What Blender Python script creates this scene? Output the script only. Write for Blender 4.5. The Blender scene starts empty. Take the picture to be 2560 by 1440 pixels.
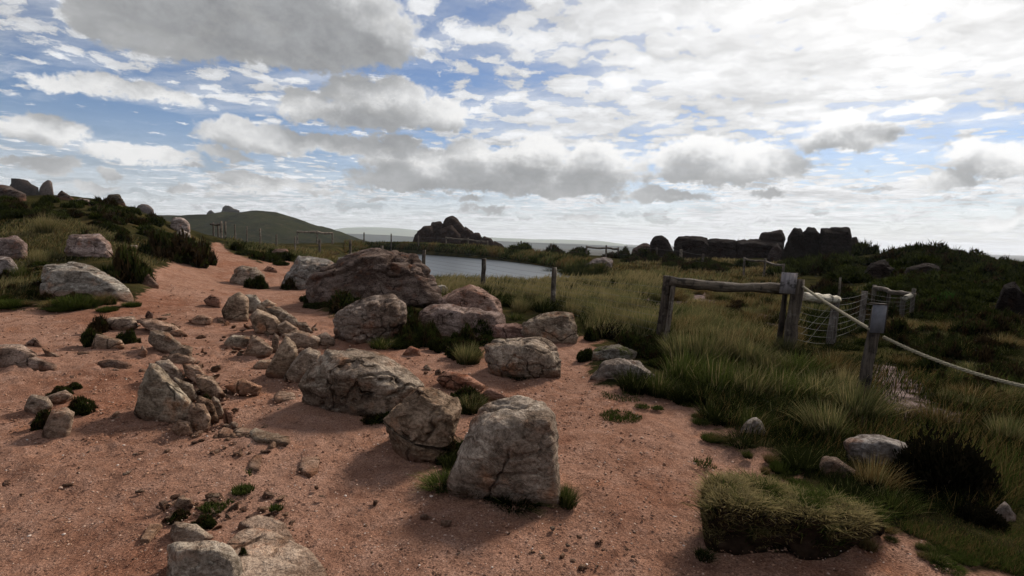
import bpy, bmesh, math, random
import numpy as np
from mathutils import Vector, Matrix

random.seed(7)
rng = np.random.default_rng(11)
SC = bpy.context.scene
COL = SC.collection
R = math.radians

# ------------------------------------------------------------------ camera
EYE = np.array([0.0, 0.0, 1.7])
FPX = 1280.0                       # focal length in pixels of the 2560 px wide picture
PITCH, ROLL = R(-5.35), R(1.5)
cam_data = bpy.data.cameras.new('camera')
cam_data.sensor_width = 36.0
cam_data.lens = 36.0 * FPX / 2560.0
cam_data.clip_start = 0.05
cam_data.clip_end = 40000.0
cam = bpy.data.objects.new('camera', cam_data)
COL.objects.link(cam)
CAM_M = (Matrix.Rotation(R(90) + PITCH, 4, 'X') @ Matrix.Rotation(ROLL, 4, 'Z'))
cam.matrix_world = Matrix.Translation(Vector(EYE)) @ CAM_M
SC.camera = cam
CM = np.array(CAM_M.to_3x3())

def rays(px, py):
    px = np.asarray(px, float); py = np.asarray(py, float)
    d = np.stack([(px - 1280) / FPX, -(py - 720) / FPX, -np.ones_like(px)], -1)
    d = d @ CM.T
    return d / np.linalg.norm(d, axis=-1, keepdims=True)

def at_depth(px, py, Y):
    d = rays(px, py)
    return EYE + d * (np.asarray(Y, float) / d[..., 1])[..., None]

# ------------------------------------------------------------------ node helper
class NT:
    def __init__(self, tree):
        self.t = tree; self.n = tree.nodes; self.l = tree.links
    def put(self, sock, v):
        if isinstance(v, bpy.types.NodeSocket):
            self.l.new(v, sock)
        elif v is not None:
            try:
                sock.default_value = v
            except Exception:
                sock.default_value = (*v, 1.0) if len(v) == 3 else v[:3]
    def node(self, typ, **kw):
        n = self.n.new(typ)
        for k, v in kw.items(): setattr(n, k, v)
        return n
    def m(self, op, a, b=None, c=None, clamp=False):
        n = self.node('ShaderNodeMath', operation=op, use_clamp=clamp)
        self.put(n.inputs[0], a); self.put(n.inputs[1], b); self.put(n.inputs[2], c)
        return n.outputs[0]
    def v(self, op, a, b=None, c=None):
        n = self.node('ShaderNodeVectorMath', operation=op)
        self.put(n.inputs[0], a)
        if op == 'SCALE': self.put(n.inputs['Scale'], b)
        else:
            self.put(n.inputs[1], b); self.put(n.inputs[2], c)
        return n.outputs['Value'] if op in ('LENGTH', 'DOT_PRODUCT', 'DISTANCE') else n.outputs[0]
    def noise(self, vec, scale, detail=4, rough=0.55, dist=0.0, color=False, dims='3D', lac=2.0):
        n = self.node('ShaderNodeTexNoise', noise_dimensions=dims)
        self.put(n.inputs['Vector'], vec); n.inputs['Scale'].default_value = scale
        n.inputs['Detail'].default_value = detail; n.inputs['Roughness'].default_value = rough
        n.inputs['Distortion'].default_value = dist; n.inputs['Lacunarity'].default_value = lac
        return n.outputs['Color'] if color else n.outputs[0]
    def voro(self, vec, scale, feature='F1', rand=1.0, out='Distance'):
        n = self.node('ShaderNodeTexVoronoi', feature=feature)
        self.put(n.inputs['Vector'], vec); n.inputs['Scale'].default_value = scale
        n.inputs['Randomness'].default_value = rand
        return n.outputs[out]
    def step(self, x, a, b, lo=0.0, hi=1.0):
        n = self.node('ShaderNodeMapRange', interpolation_type='SMOOTHSTEP')
        self.put(n.inputs[0], x)
        n.inputs[1].default_value = a; n.inputs[2].default_value = b
        n.inputs[3].default_value = lo; n.inputs[4].default_value = hi
        return n.outputs[0]
    def mix(self, f, a, b, blend='MIX'):
        n = self.node('ShaderNodeMix', data_type='RGBA', blend_type=blend)
        self.put(n.inputs[0], f); self.put(n.inputs[6], a); self.put(n.inputs[7], b)
        return n.outputs[2]
    def xyz(self, x, y, z):
        n = self.node('ShaderNodeCombineXYZ')
        self.put(n.inputs[0], x); self.put(n.inputs[1], y); self.put(n.inputs[2], z)
        return n.outputs[0]
    def sep(self, v):
        n = self.node('ShaderNodeSeparateXYZ'); self.put(n.inputs[0], v)
        return n.outputs

# ------------------------------------------------------------------ world: daylight sky with broken cloud
SUN_AZ, SUN_EL = R(37), R(36)
SUN_DIR = Vector((math.sin(SUN_AZ) * math.cos(SUN_EL), math.cos(SUN_AZ) * math.cos(SUN_EL), math.sin(SUN_EL)))
world = bpy.data.worlds.new('World')
SC.world = world
world.use_nodes = True
W = NT(world.node_tree)
for n in list(W.n): W.n.remove(n)
SKY_STRENGTH = 0.10
K = 1.0 / SKY_STRENGTH                     # cloud radiances below are written as seen, then divided by the strength
sky = W.node('ShaderNodeTexSky', sky_type='NISHITA')
sky.sun_disc = False
sky.sun_elevation = SUN_EL
sky.sun_rotation = SUN_AZ
sky.altitude = 450.0
sky.air_density = 1.0; sky.dust_density = 0.6; sky.ozone_density = 1.5
gen = W.node('ShaderNodeTexCoord').outputs['Generated']
d = W.v('NORMALIZE', gen)
dx, dy, dz = W.sep(d)
az = W.m('ARCTAN2', dx, dy)
el = W.m('ARCSINE', dz)
AE = W.xyz(az, el, 0.0)
zc = W.m('ADD', W.m('MAXIMUM', dz, 0.0), 0.07)
plane = W.xyz(W.m('DIVIDE', dx, zc), W.m('DIVIDE', dy, zc), 0.0)     # a flat cloud deck overhead
sunny = W.m('MAXIMUM', W.v('DOT_PRODUCT', d, tuple(SUN_DIR)), 0.0)
glow = W.m('POWER', sunny, 7.0)                                      # cloud glows towards the veiled sun
# low cumulus: (centre x, centre y, half width, half height) of their lobes as seen from the path
LOBES = [(1140, 446, 300, 22), (1440, 452, 190, 26), (1720, 440, 150, 18), (600, -30, 470, 150), (860, 70, 230, 105), (380, 60, 210, 95), (690, 130, 260, 50), (250, 215, 230, 26), (420, 255, 110, 22),
         (950, 285, 230, 48), (940, 235, 130, 45), (760, 265, 60, 42), (1090, 290, 90, 40),
         (660, 345, 150, 42), (610, 315, 60, 28), (860, 365, 160, 26), (560, 385, 90, 16),
         (120, 322, 130, 36), (110, 295, 60, 24), (350, 385, 150, 24), (270, 365, 60, 18),
         (130, 412, 90, 24), (285, 432, 48, 18), (15, 395, 40, 14), (240, 462, 90, 12),
         (1040, 415, 170, 50), (980, 375, 70, 40), (1250, 430, 210, 58), (1340, 385, 80, 40), (1500, 415, 110, 58), (1180, 380, 70, 35),
         (1330, 470, 260, 20), (1010, 455, 150, 20),
         (1820, 410, 230, 50), (1760, 375, 90, 42), (1960, 415, 90, 40), (1690, 405, 80, 38),
         (2130, 345, 155, 40), (2110, 305, 80, 32), (2280, 262, 80, 20), (2500, 400, 150, 50), (2440, 370, 70, 34), (2345, 455, 90, 24),
         (1660, 492, 130, 18), (650, 448, 120, 20), (600, 470, 80, 12), (440, 468, 42, 15), (945, 496, 32, 9), (1165, 498, 30, 11),
         (2470, 556, 70, 20), (2052, 514, 30, 10), (1930, 485, 60, 14), (800, 480, 60, 10), (530, 490, 30, 9), (1210, 520, 40, 9), (1460, 545, 60, 10), (2560, 535, 60, 18)]
grp = bpy.data.node_groups.new('cumulus_lobes', 'ShaderNodeTree')
grp.interface.new_socket('P', in_out='INPUT', socket_type='NodeSocketVector')
grp.interface.new_socket('D', in_out='OUTPUT', socket_type='NodeSocketFloat')
G = NT(grp)
gi = G.node('NodeGroupInput').outputs[0]
acc = None
for (cx, cy, hw, hh) in LOBES:
    q = rays([cx, cx - hw, cx + hw, cx, cx], [cy, cy, cy, cy - hh, cy + hh])
    a_ = np.arctan2(q[:, 0], q[:, 1]); e_ = np.arcsin(q[:, 2])
    wa = abs(a_[2] - a_[1]) / 2; we = abs(e_[3] - e_[4]) / 2
    ln = G.v('LENGTH', G.v('MULTIPLY_ADD', gi, (1 / wa, 1 / we, 0), (-a_[0] / wa, -e_[0] / we, 0)))
    # size-aware signed distance so that small clouds keep crisp edges
    kk = float(min(we * 14, 1.0) ** 0.55)
    sd = G.m('MULTIPLY_ADD', ln, kk, -kk)
    acc = sd if acc is None else G.m('SMOOTH_MIN', acc, sd, 0.12)
go = G.node('NodeGroupOutput'); G.l.new(G.m('MULTIPLY', acc, -1.0), go.inputs[0])
def lobes(p):
    n = W.node('ShaderNodeGroup'); n.node_tree = grp
    W.put(n.inputs[0], p); return n.outputs[0]
w1 = W.v('SUBTRACT', W.noise(W.v('MULTIPLY', d, (1, 1, 1.6)), 7.0, 1, 0.5, color=True), (0.5, 0.5, 0.5))
w2 = W.v('SUBTRACT', W.noise(W.v('MULTIPLY', d, (1, 1, 1.3)), 26.0, 5, 0.64, color=True), (0.5, 0.5, 0.5))
warp = W.v('ADD', W.v('MULTIPLY', w1, (0.10, 0.035, 0)), W.v('MULTIPLY', w2, (0.06, 0.042, 0)))
w2x, w2y, fine = W.sep(w2)                                            # the third channel roughens edges and shading
P1 = W.v('ADD', AE, warp)
w1x, w1y, w1z = W.sep(w1)
D1 = lobes(P1)
D2 = lobes(W.v('ADD', P1, (0.014, 0.042, 0)))
dens = W.step(W.m('MULTIPLY_ADD', fine, 0.65, D1), -0.06, 0.14)
shade = W.step(W.m('MULTIPLY_ADD', fine, 1.0, D2), -0.50, 0.38)
# high broken deck (small puffs and veil)
pl2 = W.v('ADD', plane, W.v('ADD', W.v('MULTIPLY', w2, (0.16, 0.16, 0)), W.v('MULTIPLY', w1, (0.12, 0.12, 0))))
big = W.noise(plane, 0.42, 2, 0.5)
vor = W.node('ShaderNodeTexVoronoi', feature='SMOOTH_F1', voronoi_dimensions='2D'); W.put(vor.inputs['Vector'], pl2); vor.inputs['Scale'].default_value = 6.0; vor.inputs['Smoothness'].default_value = 0.5
puff = W.m('ADD', W.m('MULTIPLY', W.noise(pl2, 4.2, 6, 0.68), 1.1), W.m('MULTIPLY', W.m('SUBTRACT', 0.12, vor.outputs['Distance']), 0.36))
cirrus = W.noise(W.v('MULTIPLY', pl2, (0.75, 1.25, 1)), 1.7, 5, 0.62)
cov = W.m('ADD', W.m('MULTIPLY', W.m('SUBTRACT', big, 0.5), 1.2), W.m('MULTIPLY', glow, 0.34))
highd = W.step(W.m('ADD', puff, cov), 0.41, 0.57)
veil = W.m('MULTIPLY', W.step(W.m('ADD', cirrus, cov), 0.34, 0.70), 0.58)
low_h = W.step(dz, 0.0, 0.20, 0.85, 0.0)                              # many far clouds seen edge-on near the horizon
far_c = W.noise(W.v('MULTIPLY', P1, (8.0, 30.0, 1.0)), 1.0, 5, 0.6)
far_m = W.m('MULTIPLY', W.step(far_c, 0.47, 0.56), W.m('MULTIPLY', W.step(dz, 0.015, 0.04), W.step(dz, 0.12, 0.24, 1.0, 0.0)))
highm = W.m('MAXIMUM', W.m('MAXIMUM', highd, veil), low_h)
hb = W.m('ADD', W.m('ADD', W.step(cirrus, 0.32, 0.68, 0.44, 0.78), W.m('MULTIPLY', glow, 0.40)), W.m('MULTIPLY', W.step(puff, 0.3, 0.75), 0.20))
hb = W.m('ADD', W.m('MULTIPLY', hb, W.m('SUBTRACT', 1.0, far_m)), W.m('MULTIPLY', far_m, W.m('ADD', W.step(far_c, 0.50, 0.66, 0.86, 0.42), W.m('MULTIPLY', glow, 0.25))))
hicol = W.v('SCALE', W.mix(glow, (0.965, 0.985, 1.02, 1), (1.0, 0.988, 0.97, 1)), hb)
base_sky = W.mix(1.0, sky.outputs[0], (0.66, 0.74, 0.88, 1), 'MULTIPLY')
c1 = W.mix(highm, base_sky, W.v('SCALE', hicol, K))
lit = W.m('ADD', 0.88, W.m('MULTIPLY', glow, 0.35))
drk = W.m('ADD', W.m('ADD', W.m('MULTIPLY', W.m('ADD', fine, 0.5), 0.30), W.m('MULTIPLY', w1z, 0.26)), W.m('ADD', 0.20, W.m('MULTIPLY', glow, 0.16)))
cb = W.m('ADD', W.m('MULTIPLY', lit, W.m('SUBTRACT', 1.0, shade)), W.m('MULTIPLY', drk, shade))
ccol = W.v('SCALE', W.mix(shade, (1.0, 0.995, 0.985, 1), (0.97, 0.985, 1.0, 1)), cb)
c2 = W.mix(W.m('MULTIPLY', dens, 0.97), c1, W.v('SCALE', ccol, K))
bg = W.node('ShaderNodeBackground'); W.put(bg.inputs[0], c2); bg.inputs[1].default_value = SKY_STRENGTH
wo = W.node('ShaderNodeOutputWorld'); W.l.new(bg.outputs[0], wo.inputs[0])

# ------------------------------------------------------------------ sun (veiled by cloud) and exposure
sd_ = bpy.data.lights.new('sun', 'SUN'); sd_.energy = 5.0; sd_.angle = R(10); sd_.color = (1.0, 0.93, 0.84)
sun = bpy.data.objects.new('sun', sd_); COL.objects.link(sun)
sun.rotation_euler = SUN_DIR.to_track_quat('Z', 'Y').to_euler(); sun.location = (20, 20, 30)
vs = SC.view_settings
vs.view_transform = 'Standard'; vs.look = 'None'; vs.exposure = 0.0; vs.gamma = 1.0; vs.use_curve_mapping = False
SC.cycles.max_bounces = 4; SC.cycles.diffuse_bounces = 2; SC.cycles.glossy_bounces = 2; SC.cycles.transmission_bounces = 3
SC.cycles.volume_bounces = 1; SC.cycles.use_denoising = True
SC.cycles.use_adaptive_sampling = True; SC.cycles.adaptive_threshold = 0.015; SC.cycles.adaptive_min_samples = 12
world.cycles.sampling_method = 'NONE'

# ================================================================== helpers
def _hash(i, seed):
    h = (i[..., 0] * 374761393 + i[..., 1] * 668265263 + i[..., 2] * 2147483647 + seed * 1274126177) & 0xFFFFFFFF
    h = ((h ^ (h >> 13)) * 1274126177) & 0xFFFFFFFF
    h = ((h ^ (h >> 16)) * 2246822519) & 0xFFFFFFFF
    return ((h ^ (h >> 15)) & 0xFFFF) / 32767.5 - 1.0

def vnoise(p, seed=0):
    p = np.asarray(p, float)
    i = np.floor(p).astype(np.int64); f = p - i
    u = f * f * f * (f * (f * 6 - 15) + 10)
    out = 0
    for a in (0, 1):
        for b in (0, 1):
            for c in (0, 1):
                w = (u[..., 0] if a else 1 - u[..., 0]) * (u[..., 1] if b else 1 - u[..., 1]) * (u[..., 2] if c else 1 - u[..., 2])
                out = out + w * _hash(i + np.array([a, b, c]), seed)
    return out

def fbm(p, octv=4, seed=0, rough=0.5):
    p = np.asarray(p, float); s = 0; a = 1.0; t = 0
    for k in range(octv):
        s = s + a * vnoise(p * (2.03 ** k) + 17.3 * k, seed + k); t += a; a *= rough
    return s / t

def fbm2(x, y, octv=4, seed=0, rough=0.5):
    return fbm(np.stack([x, y, np.zeros_like(x)], -1), octv, seed, rough)

def mesh_np(name, V, F, mat=None, smooth=True, col=None, attrs=None):
    """V (n,3) floats, F (m,3|4) ints -> mesh data"""
    me = bpy.data.meshes.new(name)
    V = np.ascontiguousarray(V, np.float32); F = np.ascontiguousarray(F, np.int32)
    me.vertices.add(len(V)); me.vertices.foreach_set('co', V.ravel())
    k = F.shape[1]
    me.loops.add(F.size); me.loops.foreach_set('vertex_index', F.ravel())
    me.polygons.add(len(F))
    me.polygons.foreach_set('loop_start', np.arange(0, F.size, k, dtype=np.int32))
    me.update(calc_edges=True)
    if smooth: me.polygons.foreach_set('use_smooth', np.ones(len(F), bool))
    if col is not None:
        a = me.color_attributes.new('Col', 'FLOAT_COLOR', 'POINT')
        c = np.ones((len(V), 4), np.float32); c[:, :3] = col
        a.data.foreach_set('color', c.ravel())
    for kname, arr in (attrs or {}).items():
        a = me.attributes.new(kname, 'FLOAT', 'POINT'); a.data.foreach_set('value', np.ascontiguousarray(arr, np.float32))
    if mat: me.materials.append(mat)
    return me

def link(name, data, loc=(0, 0, 0), parent=None):
    o = bpy.data.objects.new(name, data); COL.objects.link(o)
    o.location = loc
    if parent is not None: o.parent = parent
    return o

def tag(o, label=None, cat=None, group=None, kind=None):
    if label: o['label'] = label
    if cat: o['category'] = cat
    if group: o['group'] = group
    if kind: o['kind'] = kind
    return o

def empty(name, loc, label, cat, group=None):
    o = bpy.data.objects.new(name, None); COL.objects.link(o); o.location = loc; o.empty_display_size = 0.1
    return tag(o, label, cat, group)

class MB:
    """collects verts and tris"""
    def __init__(self): self.V = []; self.F = []; self.n = 0
    def add(self, V, F):
        self.V.append(np.asarray(V, float)); self.F.append(np.asarray(F, int) + self.n); self.n += len(V)
    def tube(self, pts, rad, sides=8, cap=True, seed=None, rough=0.0, twist=0.0):
        pts = np.asarray(pts, float); n = len(pts); rad = np.broadcast_to(np.asarray(rad, float), (n,))
        tan = np.gradient(pts, axis=0); tan /= np.linalg.norm(tan, axis=1, keepdims=True) + 1e-12
        up = np.array([0, 0, 1.0]) if abs(tan[0][2]) < 0.9 else np.array([1.0, 0, 0])
        u = np.cross(tan, up); u /= np.linalg.norm(u, axis=1, keepdims=True) + 1e-12
        v = np.cross(u, tan)
        ang = np.arange(sides) / sides * 2 * np.pi
        V = pts[:, None] + rad[:, None, None] * (np.cos(ang)[None, :, None] * u[:, None] + np.sin(ang)[None, :, None] * v[:, None])
        if rough:
            nn = (V - pts[:, None]) / (rad[:, None, None] + 1e-9)
            V = V + nn * (rough * fbm(V * 9.0, 3, seed or 1)[..., None])
        V = V.reshape(-1, 3); F = []
        i = np.arange(n - 1)[:, None] * sides; j = np.arange(sides)[None, :]; j2 = (j + 1) % sides
        a = (i + j).ravel(); b = (i + j2).ravel(); c = (i + sides + j2).ravel(); d_ = (i + sides + j).ravel()
        F = np.concatenate([np.stack([a, b, c], 1), np.stack([a, c, d_], 1)])
        if cap:
            V = np.concatenate([V, pts[:1], pts[-1:]]); c0 = n * sides; c1 = c0 + 1
            jj = np.arange(sides); k2 = (jj + 1) % sides; e = (n - 1) * sides
            F = np.concatenate([F, np.stack([np.full(sides, c0), k2, jj], 1), np.stack([np.full(sides, c1), e + jj, e + k2], 1)])
        self.add(V, F)
    def box(self, c, sx, sy, sz, M=None):
        s = np.array([[x, y, z] for x in (-1, 1) for y in (-1, 1) for z in (-1, 1)], float) * np.array([sx, sy, sz]) / 2
        if M is not None: s = s @ np.array(M).T
        F = [(0, 1, 3), (0, 3, 2), (4, 6, 7), (4, 7, 5), (0, 4, 5), (0, 5, 1), (2, 3, 7), (2, 7, 6), (0, 2, 6), (0, 6, 4), (1, 5, 7), (1, 7, 3)]
        self.add(s + np.asarray(c, float), F)
    def data(self, name, mat, smooth=True, origin=(0, 0, 0)):
        return mesh_np(name, np.concatenate(self.V) - np.asarray(origin), np.concatenate(self.F), mat, smooth)

# ================================================================== terrain height
def ctl(px, py, Y):
    p = at_depth(px, py, Y); return tuple(p)
CT = [ctl(540, 615, 30), ctl(450, 680, 17), ctl(400, 750, 11.5), ctl(100, 765, 10.2), ctl(250, 745, 11), ctl(330, 650, 15.5), ctl(180, 645, 16),
      ctl(20, 650, 16), ctl(60, 560, 20), ctl(250, 560, 21), ctl(100, 502, 24.5), ctl(0, 495, 25), ctl(200, 500, 26), ctl(300, 512, 28), ctl(400, 547, 33),
      ctl(440, 590, 28), ctl(490, 590, 36), ctl(560, 592, 36), ctl(650, 616, 40), ctl(738, 628, 38), ctl(640, 650, 24), ctl(800, 640, 30), ctl(850, 612, 55),
      ctl(910, 605, 67), ctl(1000, 608, 78), ctl(1100, 611, 74), ctl(1200, 615, 68), ctl(1303, 629, 57), ctl(1378, 635, 53), ctl(1470, 645, 48),
      ctl(1640, 648, 47), ctl(1757, 666, 38), ctl(1857, 682, 33), ctl(1650, 690, 26), ctl(1950, 690, 30), ctl(1750, 640, 55), ctl(1900, 640, 50), ctl(2050, 650, 42),
      ctl(2150, 640, 40), ctl(2240, 632, 36), ctl(2350, 638, 33), ctl(2450, 647, 30), ctl(2560, 668, 26), ctl(2700, 690, 24), ctl(2900, 715, 22), ctl(2300, 705, 22), ctl(2450, 720, 19), ctl(2140, 700, 25),
      ctl(2560, 800, 12), ctl(2350, 800, 12.5), ctl(2270, 800, 12.8), ctl(2085, 866, 9.6)]
CT += [(x, y, 0.0) for x, y in ((-1, 2), (1, 2), (0, 3), (2, 3.2), (-2, 3.2), (-3, 5), (0, 5), (3, 5), (5, 5.5), (-6, 7), (-2, 8), (2, 8), (4.5, 8.4), (0, 12), (3.5, 12), (-3.5, 12), (0, 18), (5, 18), (-5, 17), (8, 22), (3, 24), (-4, 25), (-8, 24), (9, 9), (-9, 8))]
for a in (75, 110, 150, 180, -150, -110, -75):
    for r_, z_ in ((1.5, 0), (6, 0), (15, 0.2), (35, 0.6 if a > 0 else 1.5)):
        CT.append((math.sin(R(a)) * r_, math.cos(R(a)) * r_, z_))
for a, z_ in ((-60, 1.0), (-45, 1.2), (-35, 1.0), (-25, -2.0), (-15, -2.5), (0, -3.5), (15, -3), (30, -2.0), (45, -2.0), (60, -2)):
    CT.append((math.sin(R(a)) * 150, math.cos(R(a)) * 150, z_ - 4.0))
CT = np.array(CT)
def _ll(x, y):
    return np.stack([np.arctan2(x, y) * 1.6, np.log(np.hypot(x, y) + 0.6)], -1)
_cp = _ll(CT[:, 0], CT[:, 1])
def _phi(r2): return np.sqrt(r2 + 0.03)
_A = _phi(((_cp[:, None] - _cp[None]) ** 2).sum(-1)) + 0.004 * np.eye(len(CT)) * -1
_m = np.ones((len(CT) + 1,) * 2); _m[:-1, :-1] = _A; _m[-1, -1] = 0
_w = np.linalg.solve(_m, np.append(CT[:, 2], 0))
TA = np.linspace(-np.pi, np.pi, 1441); TL = np.linspace(math.log(0.8), math.log(260), 330)
_aa, _lg = np.meshgrid(TA, TL, indexing='ij')
_x = np.sin(_aa) * np.exp(_lg); _y = np.cos(_aa) * np.exp(_lg)
_q = _ll(_x.ravel(), _y.ravel()); _h = np.full(len(_q), _w[-1])
for c_, w_ in zip(_cp, _w[:-1]): _h += w_ * _phi(((_q - c_) ** 2).sum(-1))
_h = _h.reshape(_x.shape)
_f = np.clip((np.exp(_lg) - 110) / 140, 0, 1); _f = _f * _f * (3 - 2 * _f)
_h = _h * (1 - _f) - 32 * _f
# pond basin
WATER_Z = -0.32
def on_water(px, py):
    dd = rays(px, py); t = (WATER_Z - EYE[2]) / dd[..., 2]
    return (EYE + dd * t[..., None])[..., :2]
POND = np.concatenate([on_water(np.array([930, 1000, 1060, 1150, 1240, 1330, 1400, 1450]), np.array([629.5, 632.5, 636, 642.5, 650, 661, 674, 690])),
                       np.array([[3.2, 25.0], [0.5, 23.0], [-3.0, 23.5], [-7.0, 26.5], [-11.5, 33], [-16, 45]])])
def poly_sd(x, y, poly):
    """signed distance, negative inside"""
    x = np.asarray(x, float); y = np.asarray(y, float)
    dmin = np.full(x.shape, 1e9); ins = np.zeros(x.shape, bool)
    for k in range(len(poly)):
        a = poly[k]; b = poly[(k + 1) % len(poly)]
        e = b - a; px_ = x - a[0]; py_ = y - a[1]
        t = np.clip((px_ * e[0] + py_ * e[1]) / (e @ e + 1e-12), 0, 1)
        dmin = np.minimum(dmin, np.hypot(px_ - t * e[0], py_ - t * e[1]))
        c = ((a[1] > y) != (b[1] > y)) & (x < (b[0] - a[0]) * (y - a[1]) / (b[1] - a[1] + 1e-12) + a[0])
        ins ^= c
    return np.where(ins, -dmin, dmin)
_sd = poly_sd(_x, _y, POND)
_k = np.clip((_sd + 1.0) / 2.6, 0, 1); _k = _k * _k * (3 - 2 * _k)
_h = np.where(_sd < 1.6, np.minimum(_h, (WATER_Z - 0.35) * (1 - _k) + np.maximum(_h, WATER_Z + 0.25) * _k), _h)
HT = _h
def H(x, y):
    x = np.asarray(x, float); y = np.asarray(y, float)
    a = (np.arctan2(x, y) + np.pi) / (2 * np.pi) * (len(TA) - 1)
    l = (np.log(np.maximum(np.hypot(x, y), 0.81)) - TL[0]) / (TL[1] - TL[0])
    i = np.clip(a.astype(int), 0, len(TA) - 2); j = np.clip(l.astype(int), 0, len(TL) - 2)
    u = np.clip(a - i, 0, 1); v = np.clip(l - j, 0, 1)
    return (HT[i, j] * (1 - u) * (1 - v) + HT[i + 1, j] * u * (1 - v) + HT[i, j + 1] * (1 - u) * v + HT[i + 1, j + 1] * u * v)

def hit(px, py, tmax=200.0):
    """where the sight line of a picture point meets the ground"""
    d_ = rays(np.atleast_1d(px), np.atleast_1d(py)); n = len(d_)
    t = np.full(n, 1.5); lo = t.copy(); done = np.zeros(n, bool)
    while True:
        p = EYE + d_ * t[:, None]
        below = p[:, 2] < H(p[:, 0], p[:, 1])
        done |= below
        go_ = ~done
        if not go_.any() or t[go_].max() > tmax: break
        lo = np.where(go_, t, lo); t = np.where(go_, t * 1.025, t)
    hi = t.copy()
    for _ in range(14):
        mid = (lo + hi) / 2; p = EYE + d_ * mid[:, None]
        b = p[:, 2] < H(p[:, 0], p[:, 1])
        hi = np.where(b, mid, hi); lo = np.where(b, lo, mid)
    p = EYE + d_ * hi[:, None]
    return p if np.ndim(px) else p[0]

def poly_world(pts):
    pts = np.array(pts, float); return hit(pts[:, 0], pts[:, 1])[:, :2]

# bare red sand, worn peat trails (closed outlines on the ground)
SAND = poly_world([(-700, 1438), (-600, 1000), (-300, 830), (0, 752), (110, 770), (230, 772), (330, 755), (372, 725), (385, 690), (430, 655), (505, 645), (530, 622), (533, 606),
                   (552, 608), (585, 636), (640, 655), (700, 672), (760, 690), (800, 780), (950, 850), (1080, 858), (1200, 868), (1420, 850), (1500, 846), (1478, 880), (1470, 925), (1500, 965),
                   (1680, 990), (1800, 1060), (1830, 1110), (1940, 1140), (1960, 1190), (2040, 1260), (2230, 1325), (2400, 1400), (2520, 1438)])
SAND = np.concatenate([SAND, [[2.8, 1.0], [2.0, -4], [-6, -5], [-7, 0]]])
SAND2 = poly_world([(650, 655), (700, 640), (740, 665), (760, 690), (700, 690)])
TRAILS = [poly_world([(2195, 1000), (2200, 920), (2230, 915), (2270, 950), (2330, 1010), (2370, 1050), (2300, 1070), (2250, 1050)]),
          poly_world([(1700, 735), (1760, 730), (1850, 765), (1960, 800), (1975, 830), (1900, 840), (1820, 800), (1730, 770)]),
          poly_world([(1600, 735), (1690, 740), (1740, 760), (1660, 775), (1610, 760)])]

# ================================================================== materials
def material(name):
    m = bpy.data.materials.new(name); m.use_nodes = True
    t = NT(m.node_tree)
    for n in list(t.n): t.n.remove(n)
    out = t.node('ShaderNodeOutputMaterial')
    return m, t, out
def principled(t, out, col, rough=0.85, spec=0.25, normal=None):
    b = t.node('ShaderNodeBsdfPrincipled')
    t.put(b.inputs['Base Color'], col); t.put(b.inputs['Roughness'], rough)
    b.inputs['Specular IOR Level'].default_value = spec
    if normal is not None: t.put(b.inputs['Normal'], normal)
    t.l.new(b.outputs[0], out.inputs[0]); return b
def bump(t, h, strength, dist, normal=None):
    n = t.node('ShaderNodeBump'); t.put(n.inputs['Height'], h)
    n.inputs['Strength'].default_value = strength; n.inputs['Distance'].default_value = dist
    if normal is not None: t.put(n.inputs['Normal'], normal)
    return n.outputs[0]
def attr(t, name, out='Fac'):
    n = t.node('ShaderNodeAttribute', attribute_name=name); return n.outputs[out]

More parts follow.
